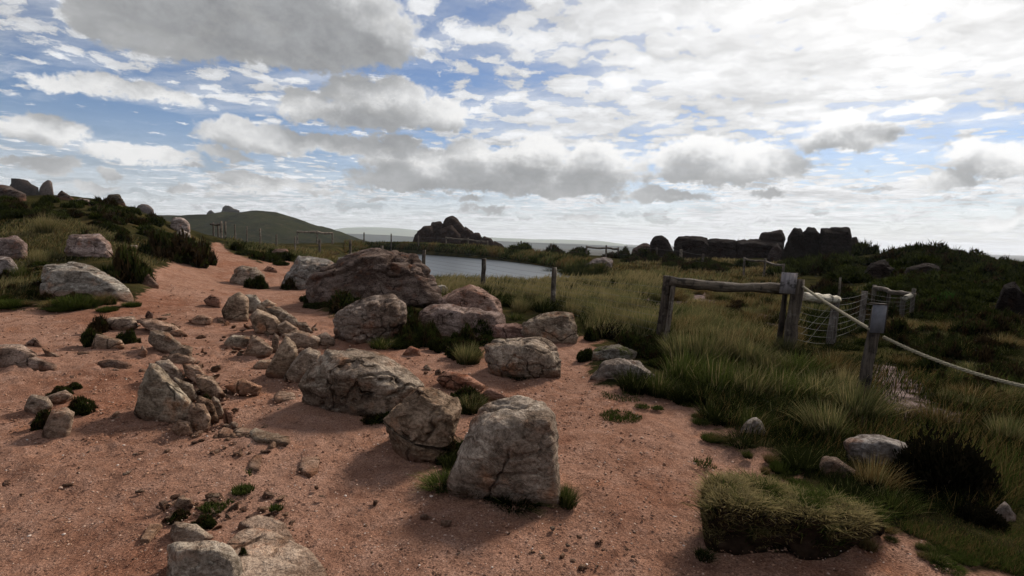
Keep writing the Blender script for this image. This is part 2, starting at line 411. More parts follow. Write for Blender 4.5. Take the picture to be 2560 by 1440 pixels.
def make_ground_mat():
    m, t, out = material('ground')
    pos = t.node('ShaderNodeNewGeometry').outputs['Position']
    e = t.noise(pos, 3.2, 6, 0.65)
    sd = t.m('ADD', attr(t, 'sand_d'), t.m('MULTIPLY', t.m('SUBTRACT', e, 0.5), 0.9))
    sand = t.step(sd, -0.07, 0.09, 1.0, 0.0)
    pd = t.m('ADD', attr(t, 'peat_d'), t.m('MULTIPLY', t.m('SUBTRACT', t.noise(pos, 2.0, 6, 0.7), 0.5), 1.6))
    peat = t.step(pd, -0.05, 0.12, 1.0, 0.0)
    big = t.noise(pos, 0.75, 4, 0.55); mid = t.noise(pos, 5.0, 5, 0.6); grit = t.noise(pos, 90.0, 4, 0.7); g2 = t.noise(pos, 240.0, 2, 0.6)
    s = t.mix(t.step(big, 0.32, 0.68), (0.2482, 0.1240, 0.0778, 1), (0.3406, 0.1903, 0.1298, 1))
    s = t.mix(t.step(mid, 0.45, 0.75), s, (0.3810, 0.2238, 0.1594, 1))
    s = t.mix(t.step(mid, 0.46, 0.30, 0.0, 0.6), s, (0.1329, 0.0620, 0.0402, 1))
    s = t.mix(t.step(t.noise(pos, 1.6, 5, 0.65), 0.56, 0.70, 0, 0.7), s, (0.3578, 0.1664, 0.0944, 1))
    s = t.mix(t.step(t.noise(pos, 14.0, 5, 0.65), 0.52, 0.72, 0, 0.6), s, (0.2426, 0.1492, 0.1121, 1))
    s = t.mix(t.step(grit, 0.38, 0.62, 0.7, 0.0), s, (0.0867, 0.0436, 0.0307, 1))
    s = t.mix(t.step(t.noise(pos, 38.0, 4, 0.7), 0.46, 0.34, 0.0, 0.6), s, (0.0981, 0.0482, 0.0330, 1))
    # sparse pale quartz pebbles and dark crumbs
    vn = t.node('ShaderNodeTexVoronoi', feature='F1'); t.put(vn.inputs['Vector'], pos); vn.inputs['Scale'].default_value = 62.0
    pick = t.sep(vn.outputs['Color'])
    size = t.m('MULTIPLY', pick[1], 0.38)
    peb = t.m('MULTIPLY', t.m('LESS_THAN', vn.outputs['Distance'], size), t.m('GREATER_THAN', pick[0], 0.93))
    crumb = t.m('MULTIPLY', t.m('LESS_THAN', vn.outputs['Distance'], size), t.m('LESS_THAN', pick[0], 0.26))
    s = t.mix(t.m('MULTIPLY', peb, 0.8), s, t.mix(pick[2], (0.4157, 0.2639, 0.1946, 1), (0.5773, 0.4704, 0.4013, 1)))
    s = t.mix(t.m('MULTIPLY', crumb, 0.7), s, (0.1038, 0.0516, 0.0377, 1))
    v2 = t.node('ShaderNodeTexVoronoi', feature='F1'); t.put(v2.inputs['Vector'], t.v('ADD', pos, t.v('SCALE', t.noise(pos, 30.0, 2, 0.5, color=True), 0.03))); v2.inputs['Scale'].default_value = 24.0
    pk2 = t.sep(v2.outputs['Color'])
    clod = t.m('MULTIPLY', t.m('LESS_THAN', v2.outputs['Distance'], t.m('MULTIPLY', pk2[1], 0.36)), t.m('LESS_THAN', pk2[0], 0.13))
    s = t.mix(t.m('MULTIPLY', clod, 0.75), s, (0.0946, 0.0482, 0.0308, 1))
    s = t.mix(t.step(t.noise(t.v('MULTIPLY', pos, (1.0, 0.6, 1.0)), 0.55, 5, 0.62), 0.50, 0.66, 0.0, 0.55), s, t.mix(1.0, s, (0.72, 0.52, 0.42, 1), 'MULTIPLY'))   # redder eroded soil
    s = t.mix(t.step(t.noise(t.v('ADD', pos, (7.0, 3.0, 0.0)), 0.8, 5, 0.65), 0.54, 0.70, 0.0, 0.6), s, t.mix(1.0, s, (1.22, 1.25, 1.25, 1), 'MULTIPLY'))   # pale trodden dust
    v1 = t.noise(pos, 1.1, 5, 0.6)
    g = t.mix(t.step(v1, 0.35, 0.65), (0.012, 0.012, 0.005, 1), (0.036, 0.032, 0.012, 1))
    g = t.mix(t.step(t.noise(pos, 0.33, 4, 0.6), 0.5, 0.68), g, (0.062, 0.044, 0.018, 1))
    g = t.mix(t.step(mid, 0.5, 0.7, 0, 0.5), g, (0.035, 0.022, 0.012, 1))
    p = t.mix(t.step(mid, 0.35, 0.65), (0.07, 0.048, 0.042, 1), (0.21, 0.155, 0.14, 1))
    col = t.mix(peat, g, p); col = t.mix(sand, col, s)
    h = t.m('ADD', t.m('MULTIPLY', grit, 0.7), t.m('ADD', t.m('MULTIPLY', t.m('ADD', peb, t.m('ADD', crumb, clod)), 0.6), t.m('MULTIPLY', g2, 0.25)))
    nrm = bump(t, t.m('ADD', mid, t.m('MULTIPLY', t.noise(pos, 16.0, 4, 0.6), 0.5)), 0.9, 0.05)
    nrm = bump(t, h, 0.9, 0.014, nrm)
    principled(t, out, col, 1.0, 0.0, nrm)
    return m

def make_rock_mat(name, moss=0.0, strata=1.0):
    m, t, out = material(name)
    oi = t.node('ShaderNodeObjectInfo')
    tc = t.node('ShaderNodeTexCoord').outputs['Object']
    off = t.v('SCALE', t.xyz(oi.outputs['Random'], t.m('MULTIPLY', oi.outputs['Random'], 7.3), 1.0), 31.0)
    p = t.v('ADD', tc, off)
    ps = t.v('MULTIPLY', p, (0.8, 0.8, 4.5))
    wv = t.v('ADD', ps, t.v('SCALE', t.v('SUBTRACT', t.noise(p, 1.7, 3, 0.5, color=True), (0.5, 0.5, 0.5)), 2.2))
    st = t.noise(wv, 3.2, 7, 0.68)
    bigp = t.noise(p, 1.8, 5, 0.6); mid = t.noise(p, 7.0, 6, 0.65); fine = t.noise(p, 45.0, 4, 0.7)
    base = oi.outputs['Color']
    geo = t.node('ShaderNodeNewGeometry')
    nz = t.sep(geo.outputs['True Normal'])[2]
    lz = t.sep(tc)[2]
    mul = lambda col, k: t.mix(1.0, col, (*k, 1), 'MULTIPLY')
    c = t.mix(t.step(bigp, 0.30, 0.70), mul(base, (0.66, 0.60, 0.56)), mul(base, (1.22, 1.2, 1.18)))
    c = t.mix(t.step(t.noise(p, 3.1, 4, 0.6), 0.52, 0.70, 0, 0.75), c, mul(base, (1.05, 0.62, 0.42)))      # iron stain
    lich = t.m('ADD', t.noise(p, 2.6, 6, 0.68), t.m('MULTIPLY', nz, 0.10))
    c = t.mix(t.step(lich, 0.54, 0.68, 0, 0.75), c, mul(base, (1.62, 1.66, 1.66)))   # pale lichen crust; its bias to upward faces paints the tops brighter
    c = t.mix(t.step(mid, 0.60, 0.68, 0, 0.5), c, mul(c, (1.6, 1.55, 1.45)))
    c = t.mix(t.step(t.noise(p, 4.0, 6, 0.72), 0.47, 0.33, 0, 0.85), c, mul(base, (0.24, 0.22, 0.20)))      # black algae
    c = t.mix(t.step(st, 0.40, 0.56, 0.75 * strata, 0.0), c, mul(c, (0.36, 0.33, 0.31)))
    c = t.mix(t.step(fine, 0.36, 0.60, 0.7, 0.0), c, mul(c, (0.38, 0.36, 0.34)))
    c = t.mix(t.step(t.m('ADD', lz, t.m('MULTIPLY', mid, 0.16)), 0.06, 0.17, 0.7, 0.0), c, (0.17, 0.085, 0.052, 1))   # splashed red soil at the foot
    if moss: c = t.mix(t.step(t.noise(p, 2.2, 5, 0.65), 0.62 - moss, 0.72 - moss), c, (0.045, 0.048, 0.014, 1))
    cr = t.voro(t.v('ADD', p, t.v('SCALE', t.noise(p, 3.0, 3, 0.5, color=True), 0.5)), 1.6, 'DISTANCE_TO_EDGE')
    crack = t.step(cr, 0.0, 0.035)
    crk = t.m('MAXIMUM', crack, t.step(t.noise(p, 2.1, 2, 0.5), 0.42, 0.50))
    c = t.mix(t.m('SUBTRACT', 1.0, crk), c, t.mix(1.0, c, (0.30, 0.28, 0.27, 1), 'MULTIPLY'))
    h = t.m('ADD', t.m('MULTIPLY', st, 1.0 * strata), t.m('ADD', t.m('MULTIPLY', mid, 0.6), t.m('MULTIPLY', fine, 0.22)))
    h = t.m('ADD', h, t.m('MULTIPLY', crk, 0.35))
    principled(t, out, c, 1.0, 0.02, bump(t, h, 1.0, 0.075))
    return m

def make_leaf_mat(name, trans=0.3):
    m, t, out = material(name)
    oi = t.node('ShaderNodeObjectInfo')
    c = t.mix(1.0, attr(t, 'Col', 'Color'), oi.outputs['Color'], 'MULTIPLY')
    a = t.node('ShaderNodeBsdfDiffuse'); b = t.node('ShaderNodeBsdfTranslucent'); x = t.node('ShaderNodeMixShader')
    t.put(a.inputs[0], c); t.put(b.inputs[0], c); x.inputs[0].default_value = trans
    t.l.new(a.outputs[0], x.inputs[1]); t.l.new(b.outputs[0], x.inputs[2]); t.l.new(x.outputs[0], out.inputs[0])
    return m

def make_wood_mat(name, c0, c1):
    m, t, out = material(name)
    oi = t.node('ShaderNodeObjectInfo')
    tc = t.node('ShaderNodeTexCoord').outputs['Object']
    p = t.v('ADD', tc, t.v('SCALE', t.xyz(oi.outputs['Random'], 0.0, oi.outputs['Random']), 13.0))
    gr = t.noise(t.v('MULTIPLY', p, (26, 26, 2.0)), 1.0, 6, 0.65, 0.6)
    bl = t.noise(p, 5.0, 5, 0.65)
    c = t.mix(t.step(gr, 0.32, 0.66), c0, c1)
    c = t.mix(t.step(bl, 0.55, 0.70, 0, 0.7), c, (0.23, 0.205, 0.17, 1))
    c = t.mix(t.step(bl, 0.48, 0.36, 0, 0.85), c, (0.016, 0.013, 0.010, 1))
    c = t.mix(1.0, c, oi.outputs['Color'], 'MULTIPLY')
    principled(t, out, c, 0.9, 0.15, bump(t, t.m('ADD', gr, t.m('MULTIPLY', bl, 0.5)), 0.9, 0.02))
    return m

def make_plain(name, col, rough=0.6, spec=0.3, metal=0.0, nscale=20.0, vary=0.3):
    m, t, out = material(name)
    tc = t.node('ShaderNodeTexCoord').outputs['Object']
    n1 = t.noise(tc, nscale, 5, 0.65)
    c = t.mix(t.step(n1, 0.3, 0.7), tuple(x * (1 - vary) for x in col) + (1,), tuple(x * (1 + vary) for x in col) + (1,))
    b = principled(t, out, c, rough, spec, bump(t, n1, 0.4, 0.004)); b.inputs['Metallic'].default_value = metal
    return m

def make_land_mat(name, c0, c1, c2, scale):
    m, t, out = material(name)
    pos = t.node('ShaderNodeNewGeometry').outputs['Position']
    q = t.v('MULTIPLY', pos, (1, 1, 2.5))
    a = t.noise(q, scale, 6, 0.62); b = t.noise(q, scale * 5, 5, 0.6)
    c = t.mix(t.step(a, 0.36, 0.64), c0, c1); c = t.mix(t.step(b, 0.52, 0.68, 0, 0.8), c, c2)
    principled(t, out, c, 1.0, 0.0, bump(t, b, 0.6, 1.0 / scale * 0.04))
    return m

M_GROUND = make_ground_mat()
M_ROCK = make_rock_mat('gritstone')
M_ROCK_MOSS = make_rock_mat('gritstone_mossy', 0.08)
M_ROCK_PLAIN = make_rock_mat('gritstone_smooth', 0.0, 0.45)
M_LEAF = make_leaf_mat('grass_blade', 0.28)
M_HEATH = make_leaf_mat('heather_leaf', 0.15)
M_WOOD = make_wood_mat('weathered_wood', (0.034, 0.026, 0.019, 1), (0.125, 0.10, 0.078, 1))
M_BARE = make_wood_mat('bare_pale_wood', (0.26, 0.22, 0.16, 1), (0.60, 0.53, 0.41, 1))
M_WIRE = make_plain('galvanised_wire', (0.14, 0.13, 0.11), 0.8, 0.1, 0.0, 8.0, 0.4)
M_ROPE = make_plain('rope_fibre', (0.33, 0.28, 0.19), 0.9, 0.1, 0.0, 60.0, 0.4)
M_BOARD = make_wood_mat('grey_board', (0.13, 0.118, 0.116, 1), (0.22, 0.20, 0.20, 1))
M_PLATE = make_plain('grey_plate', (0.125, 0.12, 0.13), 0.7, 0.25, 0.0, 9.0, 0.22)
M_PEAT = make_plain('peat', (0.022, 0.014, 0.009), 1.0, 0.0, 0.0, 14.0, 0.5)
M_STEM = make_plain('woody_stem', (0.035, 0.024, 0.016), 0.9, 0.1, 0.0, 30.0, 0.4)
M_HILL = make_land_mat('moor_hill', (0.008, 0.010, 0.004, 1), (0.022, 0.023, 0.008, 1), (0.042, 0.032, 0.015, 1), 0.035)
M_FARHILL = make_land_mat('far_sunlit_grass_hill', (0.105, 0.13, 0.075, 1), (0.15, 0.165, 0.095, 1), (0.06, 0.08, 0.05, 1), 0.0016)  # pale grass green with sunlight on the hill put into the colour
M_DARKHILL = make_land_mat('far_cloud_shadow_hill', (0.022, 0.028, 0.022, 1), (0.034, 0.040, 0.030, 1), (0.05, 0.055, 0.035, 1), 0.002)  # dark tone is a cloud shadow put into the hill colour

# ================================================================== ground sheet
def build_ground():
    front = np.linspace(R(-60), R(60), 640); back = np.linspace(R(60), R(300), 90)[1:-1]
    ang = np.concatenate([front, back]); na = len(ang)
    rad = np.concatenate([np.exp(np.linspace(math.log(1.3), math.log(70), 400)), np.exp(np.linspace(math.log(70), math.log(9000), 80))[1:]])
    A, Rr = np.meshgrid(ang, rad, indexing='ij')
    X = np.sin(A) * Rr; Y = np.cos(A) * Rr
    Z = np.where(Rr < 250, H(X, Y), -32.0)
    sd = np.minimum(poly_sd(X, Y, SAND), poly_sd(X, Y, SAND2)); pd = np.full(X.shape, 9.0)
    for t_ in TRAILS: pd = np.minimum(pd, poly_sd(X, Y, t_))
    near = np.clip(1 - Rr / 90, 0, 1)
    veg = np.clip(sd / 0.7, 0, 1) * np.clip(pd / 0.5, 0, 1)
    Z += near * (fbm2(X * 1.1, Y * 1.1, 3, 3) * 0.05 + fbm2(X * 4.5, Y * 4.5, 3, 9) * 0.022 + fbm2(X * 16, Y * 16, 2, 21) * 0.006)
    lp = np.clip(fbm2(X * 0.55, Y * 0.55, 3, 51) * 2.2, 0, 1) * near * np.clip(-sd / 0.5, 0, 1)      # worn bedrock steps in the sand
    tv = (fbm2(X * 0.9 + 5, Y * 1.3, 4, 61) + 0.35 * Y) * 3.0; fv = tv - np.floor(tv)
    Z += lp * 0.055 * (np.clip(fv / 0.85, 0, 1) - np.clip((fv - 0.85) / 0.15, 0, 1) - 0.5) - 0.02 * near * np.clip(-sd / .3, 0, 1) * np.clip(Rr / 4, 0, 1)
    Z += near * veg * (0.05 + 0.10 * fbm2(X * 0.9, Y * 0.9, 4, 5)) * np.clip(Rr / 12, 0.3, 1)
    for fx, fy, rx, ry in FOOT:                                  # sand and soil banked against the stones
        m_ = (np.abs(X - fx) < 2.2 * rx + .2) & (np.abs(Y - fy) < 2.2 * ry + .2)
        if not m_.any(): continue
        dd_ = np.sqrt(((X[m_] - fx) / (rx + .03)) ** 2 + ((Y[m_] - fy) / (ry + .03)) ** 2)
        Z[m_] += min(0.03, 0.05 * rx + .004) * np.clip((1.75 - dd_) / 0.85, 0, 1) ** 1.5 * (1 + .4 * fbm2(X[m_] * 5, Y[m_] * 5, 2, 71))
    bank = np.exp(-((sd - 0.15) / 0.18) ** 2) * near; Z += 0.035 * bank * (Rr > 4)
    far = np.clip((Rr - 200) / 1500, 0, 1); Z += far * 14 * fbm2(X * 0.0011, Y * 0.0011, 4, 31)
    Z += np.clip((Rr - 3000) / 5000, 0, 1) * 10
    V = np.stack([X, Y, Z], -1).reshape(-1, 3)
    nr = len(rad); i = np.arange(na)[:, None] * nr; j = np.arange(nr - 1)[None]; i2 = (np.arange(na)[:, None] + 1) % na * nr
    F = np.stack([(i + j), (i + j + 1), (i2 + j + 1), (i2 + j)], -1).reshape(-1, 4)[:, ::-1]
    c0 = len(V); V = np.concatenate([V, [[0, 0, 0]]])
    ii = np.arange(na); fan = np.stack([ii * nr, ((ii + 1) % na) * nr, np.full(na, c0), np.full(na, c0)], 1)
    me = mesh_np('ground', V, F, M_GROUND, True, attrs={'sand_d': np.append(np.clip(sd, -9, 9).ravel(), -5), 'peat_d': np.append(np.clip(pd, -9, 9).ravel(), 9)})
    bm = bmesh.new(); bm.from_mesh(me); bm.verts.ensure_lookup_table()
    for a, b, c, _ in fan: bm.faces.new((bm.verts[a], bm.verts[b], bm.verts[c])).smooth = True
    bm.normal_update(); 
    if sum(f.normal.z for f in list(bm.faces)[:2000]) < 0: bmesh.ops.reverse_faces(bm, faces=bm.faces)
    bm.to_mesh(me); bm.free()
    return tag(link('ground', me), 'red sandy gravel path and dark moorland ground', kind='structure')

def ridge(name, prof, Y, depth, mat, base, label, nx=240, ny=50, rough=0.06, seed=3, peak=0.5):
    """a long hill whose crest, at distance Y, follows the skyline seen from the path"""
    px = np.array([p[0] for p in prof], float); py = np.array([p[1] for p in prof], float)
    cr = at_depth(px, py, Y)
    xs = np.linspace(cr[0, 0], cr[-1, 0], nx); zs = np.interp(xs, cr[:, 0], cr[:, 2])
    v = np.linspace(-1, 1, ny)
    X, Vv = np.meshgrid(xs, v, indexing='ij')
    hgt = zs[:, None] - base
    bell = np.exp(-(np.abs(Vv) / 0.55) ** 2.0) * (1 - Vv ** 8)
    fx = np.clip((X - xs[0]) / (xs[-1] - xs[0]) / 0.04, 0, 1) * np.clip((xs[-1] - X) / (xs[-1] - xs[0]) / 0.04, 0, 1)
    YY = Y + Vv * depth
    n = fbm2(X / depth * 3, YY / depth * 3, 5, seed) * (1 - np.exp(-(Vv / 0.12) ** 2)) + 0.12 * fbm2(X / depth * 18, YY / depth * 18, 4, seed + 4)
    Z = base + hgt * bell * fx + n * hgt.max() * rough * bell
    Vx = np.stack([X, YY, Z - 0.5], -1).reshape(-1, 3)
    i = np.arange(nx - 1)[:, None] * ny; j = np.arange(ny - 1)[None]
    F = np.stack([i + j, i + ny + j, i + ny + j + 1, i + j + 1], -1).reshape(-1, 4)
    return tag(link(name, mesh_np(name, Vx, F, mat)), label, kind='structure')
ridge('moor_hill', [(-900, 640), (-100, 560), (300, 540), (430, 536), (470, 537), (520, 536), (545, 533), (560, 530), (575, 529), (600, 531), (625, 529), (650, 526), (680, 528), (720, 542), (760, 557), (800, 573), (840, 588), (900, 602), (960, 612), (1100, 640)],
      420, 230, M_HILL, -38, 'dark green moorland hill with a rocky crest at left', nx=420, ny=110, rough=0.16)
ridge('far_dark_moor', [(500, 602), (700, 590), (820, 583), (880, 584), (960, 587), (1040, 592), (1150, 598), (1300, 605), (1450, 610), (1600, 618), (1800, 630)],
      2700, 1000, M_DARKHILL, -60, 'far moor coloured dark for a cloud shadow, under the pale hill', seed=8)
ridge('far_pale_hill', [(300, 610), (700, 590), (820, 578), (870, 569), (940, 568), (1000, 571), (1040, 575), (1120, 583), (1240, 594), (1330, 598), (1420, 599), (1500, 602), (1535, 607), (1550, 609), (1580, 617), (1650, 624), (1800, 635), (2300, 655)],
      5600, 1800, M_FARHILL, -90, 'pale green far hill on the horizon', seed=12)

# ------------------------------------------------------------------ pond
def build_pond():
    m, t, out = material('pond_water')
    pos = t.node('ShaderNodeNewGeometry').outputs['Position']
    h = t.noise(t.v('MULTIPLY', pos, (1.0, 2.2, 1)), 2.2, 5, 0.6)
    h = t.m('ADD', h, t.m('MULTIPLY', t.noise(pos, 9.0, 3, 0.5), 0.3))
    b = principled(t, out, (0.03, 0.034, 0.036, 1), 0.28, 0.5, bump(t, h, 0.12, 0.04))
    b.inputs['IOR'].default_value = 1.333
    c = POND.mean(0); P_ = c + (POND - c) * 1.06
    V = np.concatenate([np.column_stack([P_, np.full(len(P_), WATER_Z)]), np.column_stack([P_, np.full(len(P_), WATER_Z - 0.5)])])
    me = bpy.data.meshes.new('pond'); n = len(P_)
    me.from_pydata(V.tolist(), [], [list(range(n))[::-1], list(range(n, 2 * n))] + [(i, (i + 1) % n, n + (i + 1) % n, n + i) for i in range(n)])
    bm = bmesh.new(); bm.from_mesh(me); bmesh.ops.recalc_face_normals(bm, faces=bm.faces); bm.to_mesh(me); bm.free()
    me.materials.append(m)
    tag(link('pond', me), 'rippled grey pond behind the wire fence', kind='structure')
build_pond()

# ------------------------------------------------------------------ haze
def build_haze():
    m, t, out = material('haze_air')
    v = t.node('ShaderNodeVolumePrincipled')
    v.inputs['Color'].default_value = (0.90, 0.94, 1.0, 1); v.inputs['Density'].default_value = 1.2e-4; v.inputs['Anisotropy'].default_value = 0.2
    t.l.new(v.outputs[0], out.inputs['Volume'])
    b = MB(); b.box((0, 0, 15), 19000, 19000, 230)
    o = tag(link('haze', b.data('haze', m, False)), 'thin pale air haze over the moor', kind='stuff')
    return o
HAZE = True
if HAZE: build_haze()

# ================================================================== rocks
_ico = {}
def ico(n):
    if n not in _ico:
        bm = bmesh.new(); bmesh.ops.create_icosphere(bm, subdivisions=n, radius=1.0)
        V = np.array([v.co[:] for v in bm.verts]); F = np.array([[v.index for v in f.verts] for f in bm.faces]); bm.free()
        _ico[n] = (V / np.linalg.norm(V, axis=1, keepdims=True), F)
    return _ico[n]

def hull_planes(P):
    bm = bmesh.new()
    for p in P: bm.verts.new(p)
    bmesh.ops.convex_hull(bm, input=bm.verts)
    pl = []
    c = P.mean(0)
    for f in bm.faces:
        if f.calc_area() < 1e-7: continue
        f.normal_update(); n = np.array(f.normal[:]); dd = n @ np.array(f.verts[0].co[:])
        if n @ c > dd: n, dd = -n, -dd
        pl.append((*n, dd, f.calc_area()))
    bm.free()
    pl = np.array(pl); pl = pl[np.argsort(-pl[:, 4])]; keep = []
    for k in range(len(pl)):
        if not any(np.dot(pl[k, :3], pl[q, :3]) > 0.90 for q in keep): keep.append(k)
    return pl[:, :4], pl[keep][:, :4]

def rock_mesh(name, P, res=4, sharp=14, rough=0.05, strata=0.5, seed=0, mat=None, chips=4, tilt=0.25, dents=()):
    """rounded polytope round the points P, roughened, with bedding ledges"""
    P = np.asarray(P, float); c = (P.min(0) + P.max(0)) / 2; ext = (P.max(0) - P.min(0)) / 2 + 1e-6
    full, few = hull_planes((P - c) / ext)
    pl = few if sharp >= 13 else full
    rs = np.random.default_rng(seed + 5)
    extra = []
    for _ in range(chips):
        n = rs.normal(size=3); n[2] *= 0.6; n /= np.linalg.norm(n)
        sup = (((P - c) / ext) @ n).max()
        extra.append((*n, sup * rs.uniform(0.88, 0.975)))
    if extra: pl = np.concatenate([pl, np.array(extra)])
    D, F = ico(res)
    q = np.maximum(D @ pl[:, :3].T / np.maximum(pl[:, 3], 0.05), 1e-4)
    rh = 1.0 / q.max(1)
    rf_ = 1.0 / np.maximum(D @ full[:, :3].T / np.maximum(full[:, 3], 0.05), 1e-4).max(1)
    sharp = sharp * 7.0
    rsf = (q ** sharp).sum(1) ** (-1.0 / sharp)
    rsf *= np.mean(rh / rsf) * 0.995
    rsf = np.minimum(rsf, rf_ * 1.07)
    V = D * rsf[:, None] * ext
    size = float(np.cbrt(ext.prod())); n = V / (ext ** 2); n /= np.linalg.norm(n, axis=1, keepdims=True)
    q = V / size + seed * 3.17
    dsp = rough * (1.1 * fbm(q * 0.9, 3, seed) + 0.9 * fbm(q * 2.6, 4, seed + 40, 0.6))
    ax = np.array([rs.uniform(-tilt, tilt), rs.uniform(-tilt, tilt), 1.0]); ax /= np.linalg.norm(ax)
    bed = (q @ ax) * 2.6 + 0.55 * fbm(q * 0.8, 3, seed + 9)
    side_ = 0.25 + 0.75 * np.sqrt(np.maximum(1 - (n @ ax) ** 2, 0))
    stepv = _hash(np.stack([np.floor(bed).astype(np.int64)] * 3, -1), seed + 3)                      # each bed stands proud or back
    fr_ = bed - np.floor(bed)
    groove = np.exp(-(np.minimum(fr_, 1 - fr_) / 0.07) ** 2) * np.clip(vnoise(q * 1.3, seed + 13) + 0.35, 0, 1)
    led = vnoise(np.stack([bed * 3.1, q[:, 0] * 0.5, q[:, 1] * 0.5], 1), seed + 3)
    dsp += rough * strata * side_ * (0.85 * stepv - 1.6 * groove + 0.55 * led)
    # blocky breakage: cells that sit slightly proud or back
    cs = rs.normal(size=(16, 3)); cs /= np.linalg.norm(cs, axis=1, keepdims=True); jit = D + 0.10 * np.stack([fbm(q * 2, 2, seed + 50 + k) for k in range(3)], 1)
    cell = (jit @ cs.T).argmax(1); dsp += rough * 0.7 * rs.uniform(-1, 1, 16)[cell]
    rd = 1 - np.abs(fbm(q * 1.2, 4, seed + 77)); dsp -= rough * 1.6 * np.clip((rd - 0.93) / 0.07, 0, 1)      # clefts
    V = V + n * (dsp * size)[:, None]
    for (dc, dr, da) in dents:
        w = np.exp(-(((V + c - np.asarray(dc)) / np.asarray(dr)) ** 2).sum(1)); V = V - n * (w * da)[:, None]
    return V + c, F

ROCK_N = [0]
FOOT = []
def px_rock(name, label, outline, base=None, thick=0.8, res=4, sharp=14, rough=0.05, strata=0.5, color=(0.27, 0.22, 0.185), mat=None, cat='rock',
            group=None, extra=(), chips=4, parent=None, flat=0.0, grounded=True, Y=None, sink=0.12, back=0.62, front=0.74, tilt=0.25, seed=None, as_data=False):
    """a stone whose outline from the path is known; it gets its own distance, real size and thickness"""
    ROCK_N[0] += 1; seed = ROCK_N[0] if seed is None else seed
    o = np.array(outline, float); oc_ = (o.min(0) + o.max(0)) / 2; o = oc_ + (o - oc_) * np.array([1.045, 1.03])
    yb = base if base is not None else o[:, 1].max() - 0.12 * (o[:, 1].max() - o[:, 1].min())
    yb += 0.07 * (o[:, 1].max() - o[:, 1].min())
    cx = o[o[:, 1] > np.percentile(o[:, 1], 60)][:, 0].mean()
    g = hit(cx, yb)
    Y0 = g[1] if Y is None else Y
    wm = (o[:, 0].max() - o[:, 0].min()) * Y0 / FPX; hm = (o[:, 1].max() - o[:, 1].min()) * Y0 / FPX
    T = thick * (0.7 * wm + 0.3 * hm) 
    c = o.mean(0)
    f = c + (o - c) * front; f[:, 1] += 0.05 * (o[:, 1].max() - o[:, 1].min())
    b = c + (o - c) * back
    rel = (o[:, 1].max() - o[:, 1]) / (o[:, 1].max() - o[:, 1].min())
    P = [at_depth(o[:, 0], o[:, 1], Y0 + T * (0.66 * rel)), at_depth(f[:, 0], f[:, 1], Y0 + T * (-0.03 + 0.28 * rel)), at_depth(b[:, 0], b[:, 1], np.full(len(b), Y0 + T))]
    if flat:                                    # a slab lying in the ground: the outline is its upper face
        dd = rays(o[:, 0], o[:, 1]); z1 = float(H(g[0], g[1])) + flat * wm
        tp_ = EYE + dd * np.clip((z1 - EYE[2]) / dd[:, 2], 0, 400)[:, None]
        tp_[:, 1] = np.minimum(tp_[:, 1], Y0 + 2.2 * wm); tp_[:, 0] = EYE[0] + dd[:, 0] / dd[:, 1] * tp_[:, 1]
        cc = tp_.mean(0); lo_ = cc + (tp_ - cc) * 1.06; lo_[:, 2] = H(lo_[:, 0], lo_[:, 1]) - 0.1 * wm
        P = [tp_, lo_]
    for (ex, ey, ef) in extra: P.append(at_depth(ex, ey, Y0 + ef * T)[None])
    P = np.concatenate(P)
    low = P[P[:, 2] < np.percentile(P[:, 2], 45)].copy()
    gz = H(low[:, 0], low[:, 1]); low[:, 2] = np.minimum(low[:, 2], gz - sink * min(1.0, wm)); low[:, 1] += 0.15 * T
    if grounded: P = np.concatenate([P, low])
    V, F = rock_mesh(name, P, res, sharp, rough, strata, seed, mat, chips, tilt)
    org = np.array([V[:, 0].mean(), V[:, 1].mean(), 0]); org[2] = float(H(org[0], org[1])) if Y is None else V[:, 2].min()
    if as_data: return V, F
    if Y is None or Y < 12: FOOT.append((org[0], org[1], 0.5 * wm, 0.5 * (V[:, 1].max() - V[:, 1].min())))
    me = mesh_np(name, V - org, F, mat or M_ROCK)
    if parent is not None:
        ob = link(name, me, org - np.array(parent.location[:]), parent)
    else:
        ob = link(name, me, org)
        tag(ob, label, cat, group)
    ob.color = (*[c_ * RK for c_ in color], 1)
    return ob

RK = 1.12
GREY = (0.265, 0.205, 0.155); PINK = (0.295, 0.195, 0.155); DARK = (0.135, 0.10, 0.085); BUFF = (0.30, 0.215, 0.15); RED = (0.30, 0.165, 0.115); PALE = (0.36, 0.32, 0.27)
BLACK = (0.026, 0.020, 0.018)
# --- the row of boulders edging the path
px_rock('boulder', 'big domed grey boulder in the middle foreground with a tuft at its foot',
        [(1118, 1185), (1155, 1100), (1182, 1050), (1225, 1010), (1290, 996), (1350, 1008), (1384, 1035), (1394, 1090), (1399, 1180), (1391, 1262), (1330, 1245), (1230, 1222), (1125, 1205)],
        1245, 0.85, 6, 12, 0.045, 0.45, (0.32, 0.255, 0.20), extra=[(1372, 1052, .10), (1384, 1250, .03), (1290, 1100, .0), (1180, 1180, .02)], cat='boulder', chips=3)
cb_ = hit(1050, 1135)
cracked = empty('boulder', (cb_[0], cb_[1] + 0.2, H(cb_[0], cb_[1] + 0.2)), 'cracked buff boulder split by a dark horizontal crack, left of the domed boulder', 'boulder')
cV, cF = px_rock('boulder', None, [(958, 1050), (1000, 1010), (1036, 974), (1080, 969), (1130, 988), (1151, 1020), (1140, 1055), (1104, 1110), (1096, 1132), (1062, 1155), (1032, 1145), (990, 1095)], 1140, 0.8, 6, 20, 0.045, 0.3, BUFF,
                 extra=[(1105, 1040, .02), (1035, 1060, .0), (1060, 1120, -.02)], as_data=True)
pL, pR = at_depth(972, 1064, cb_[1]), at_depth(1108, 1100, cb_[1])          # the crack dips to the right
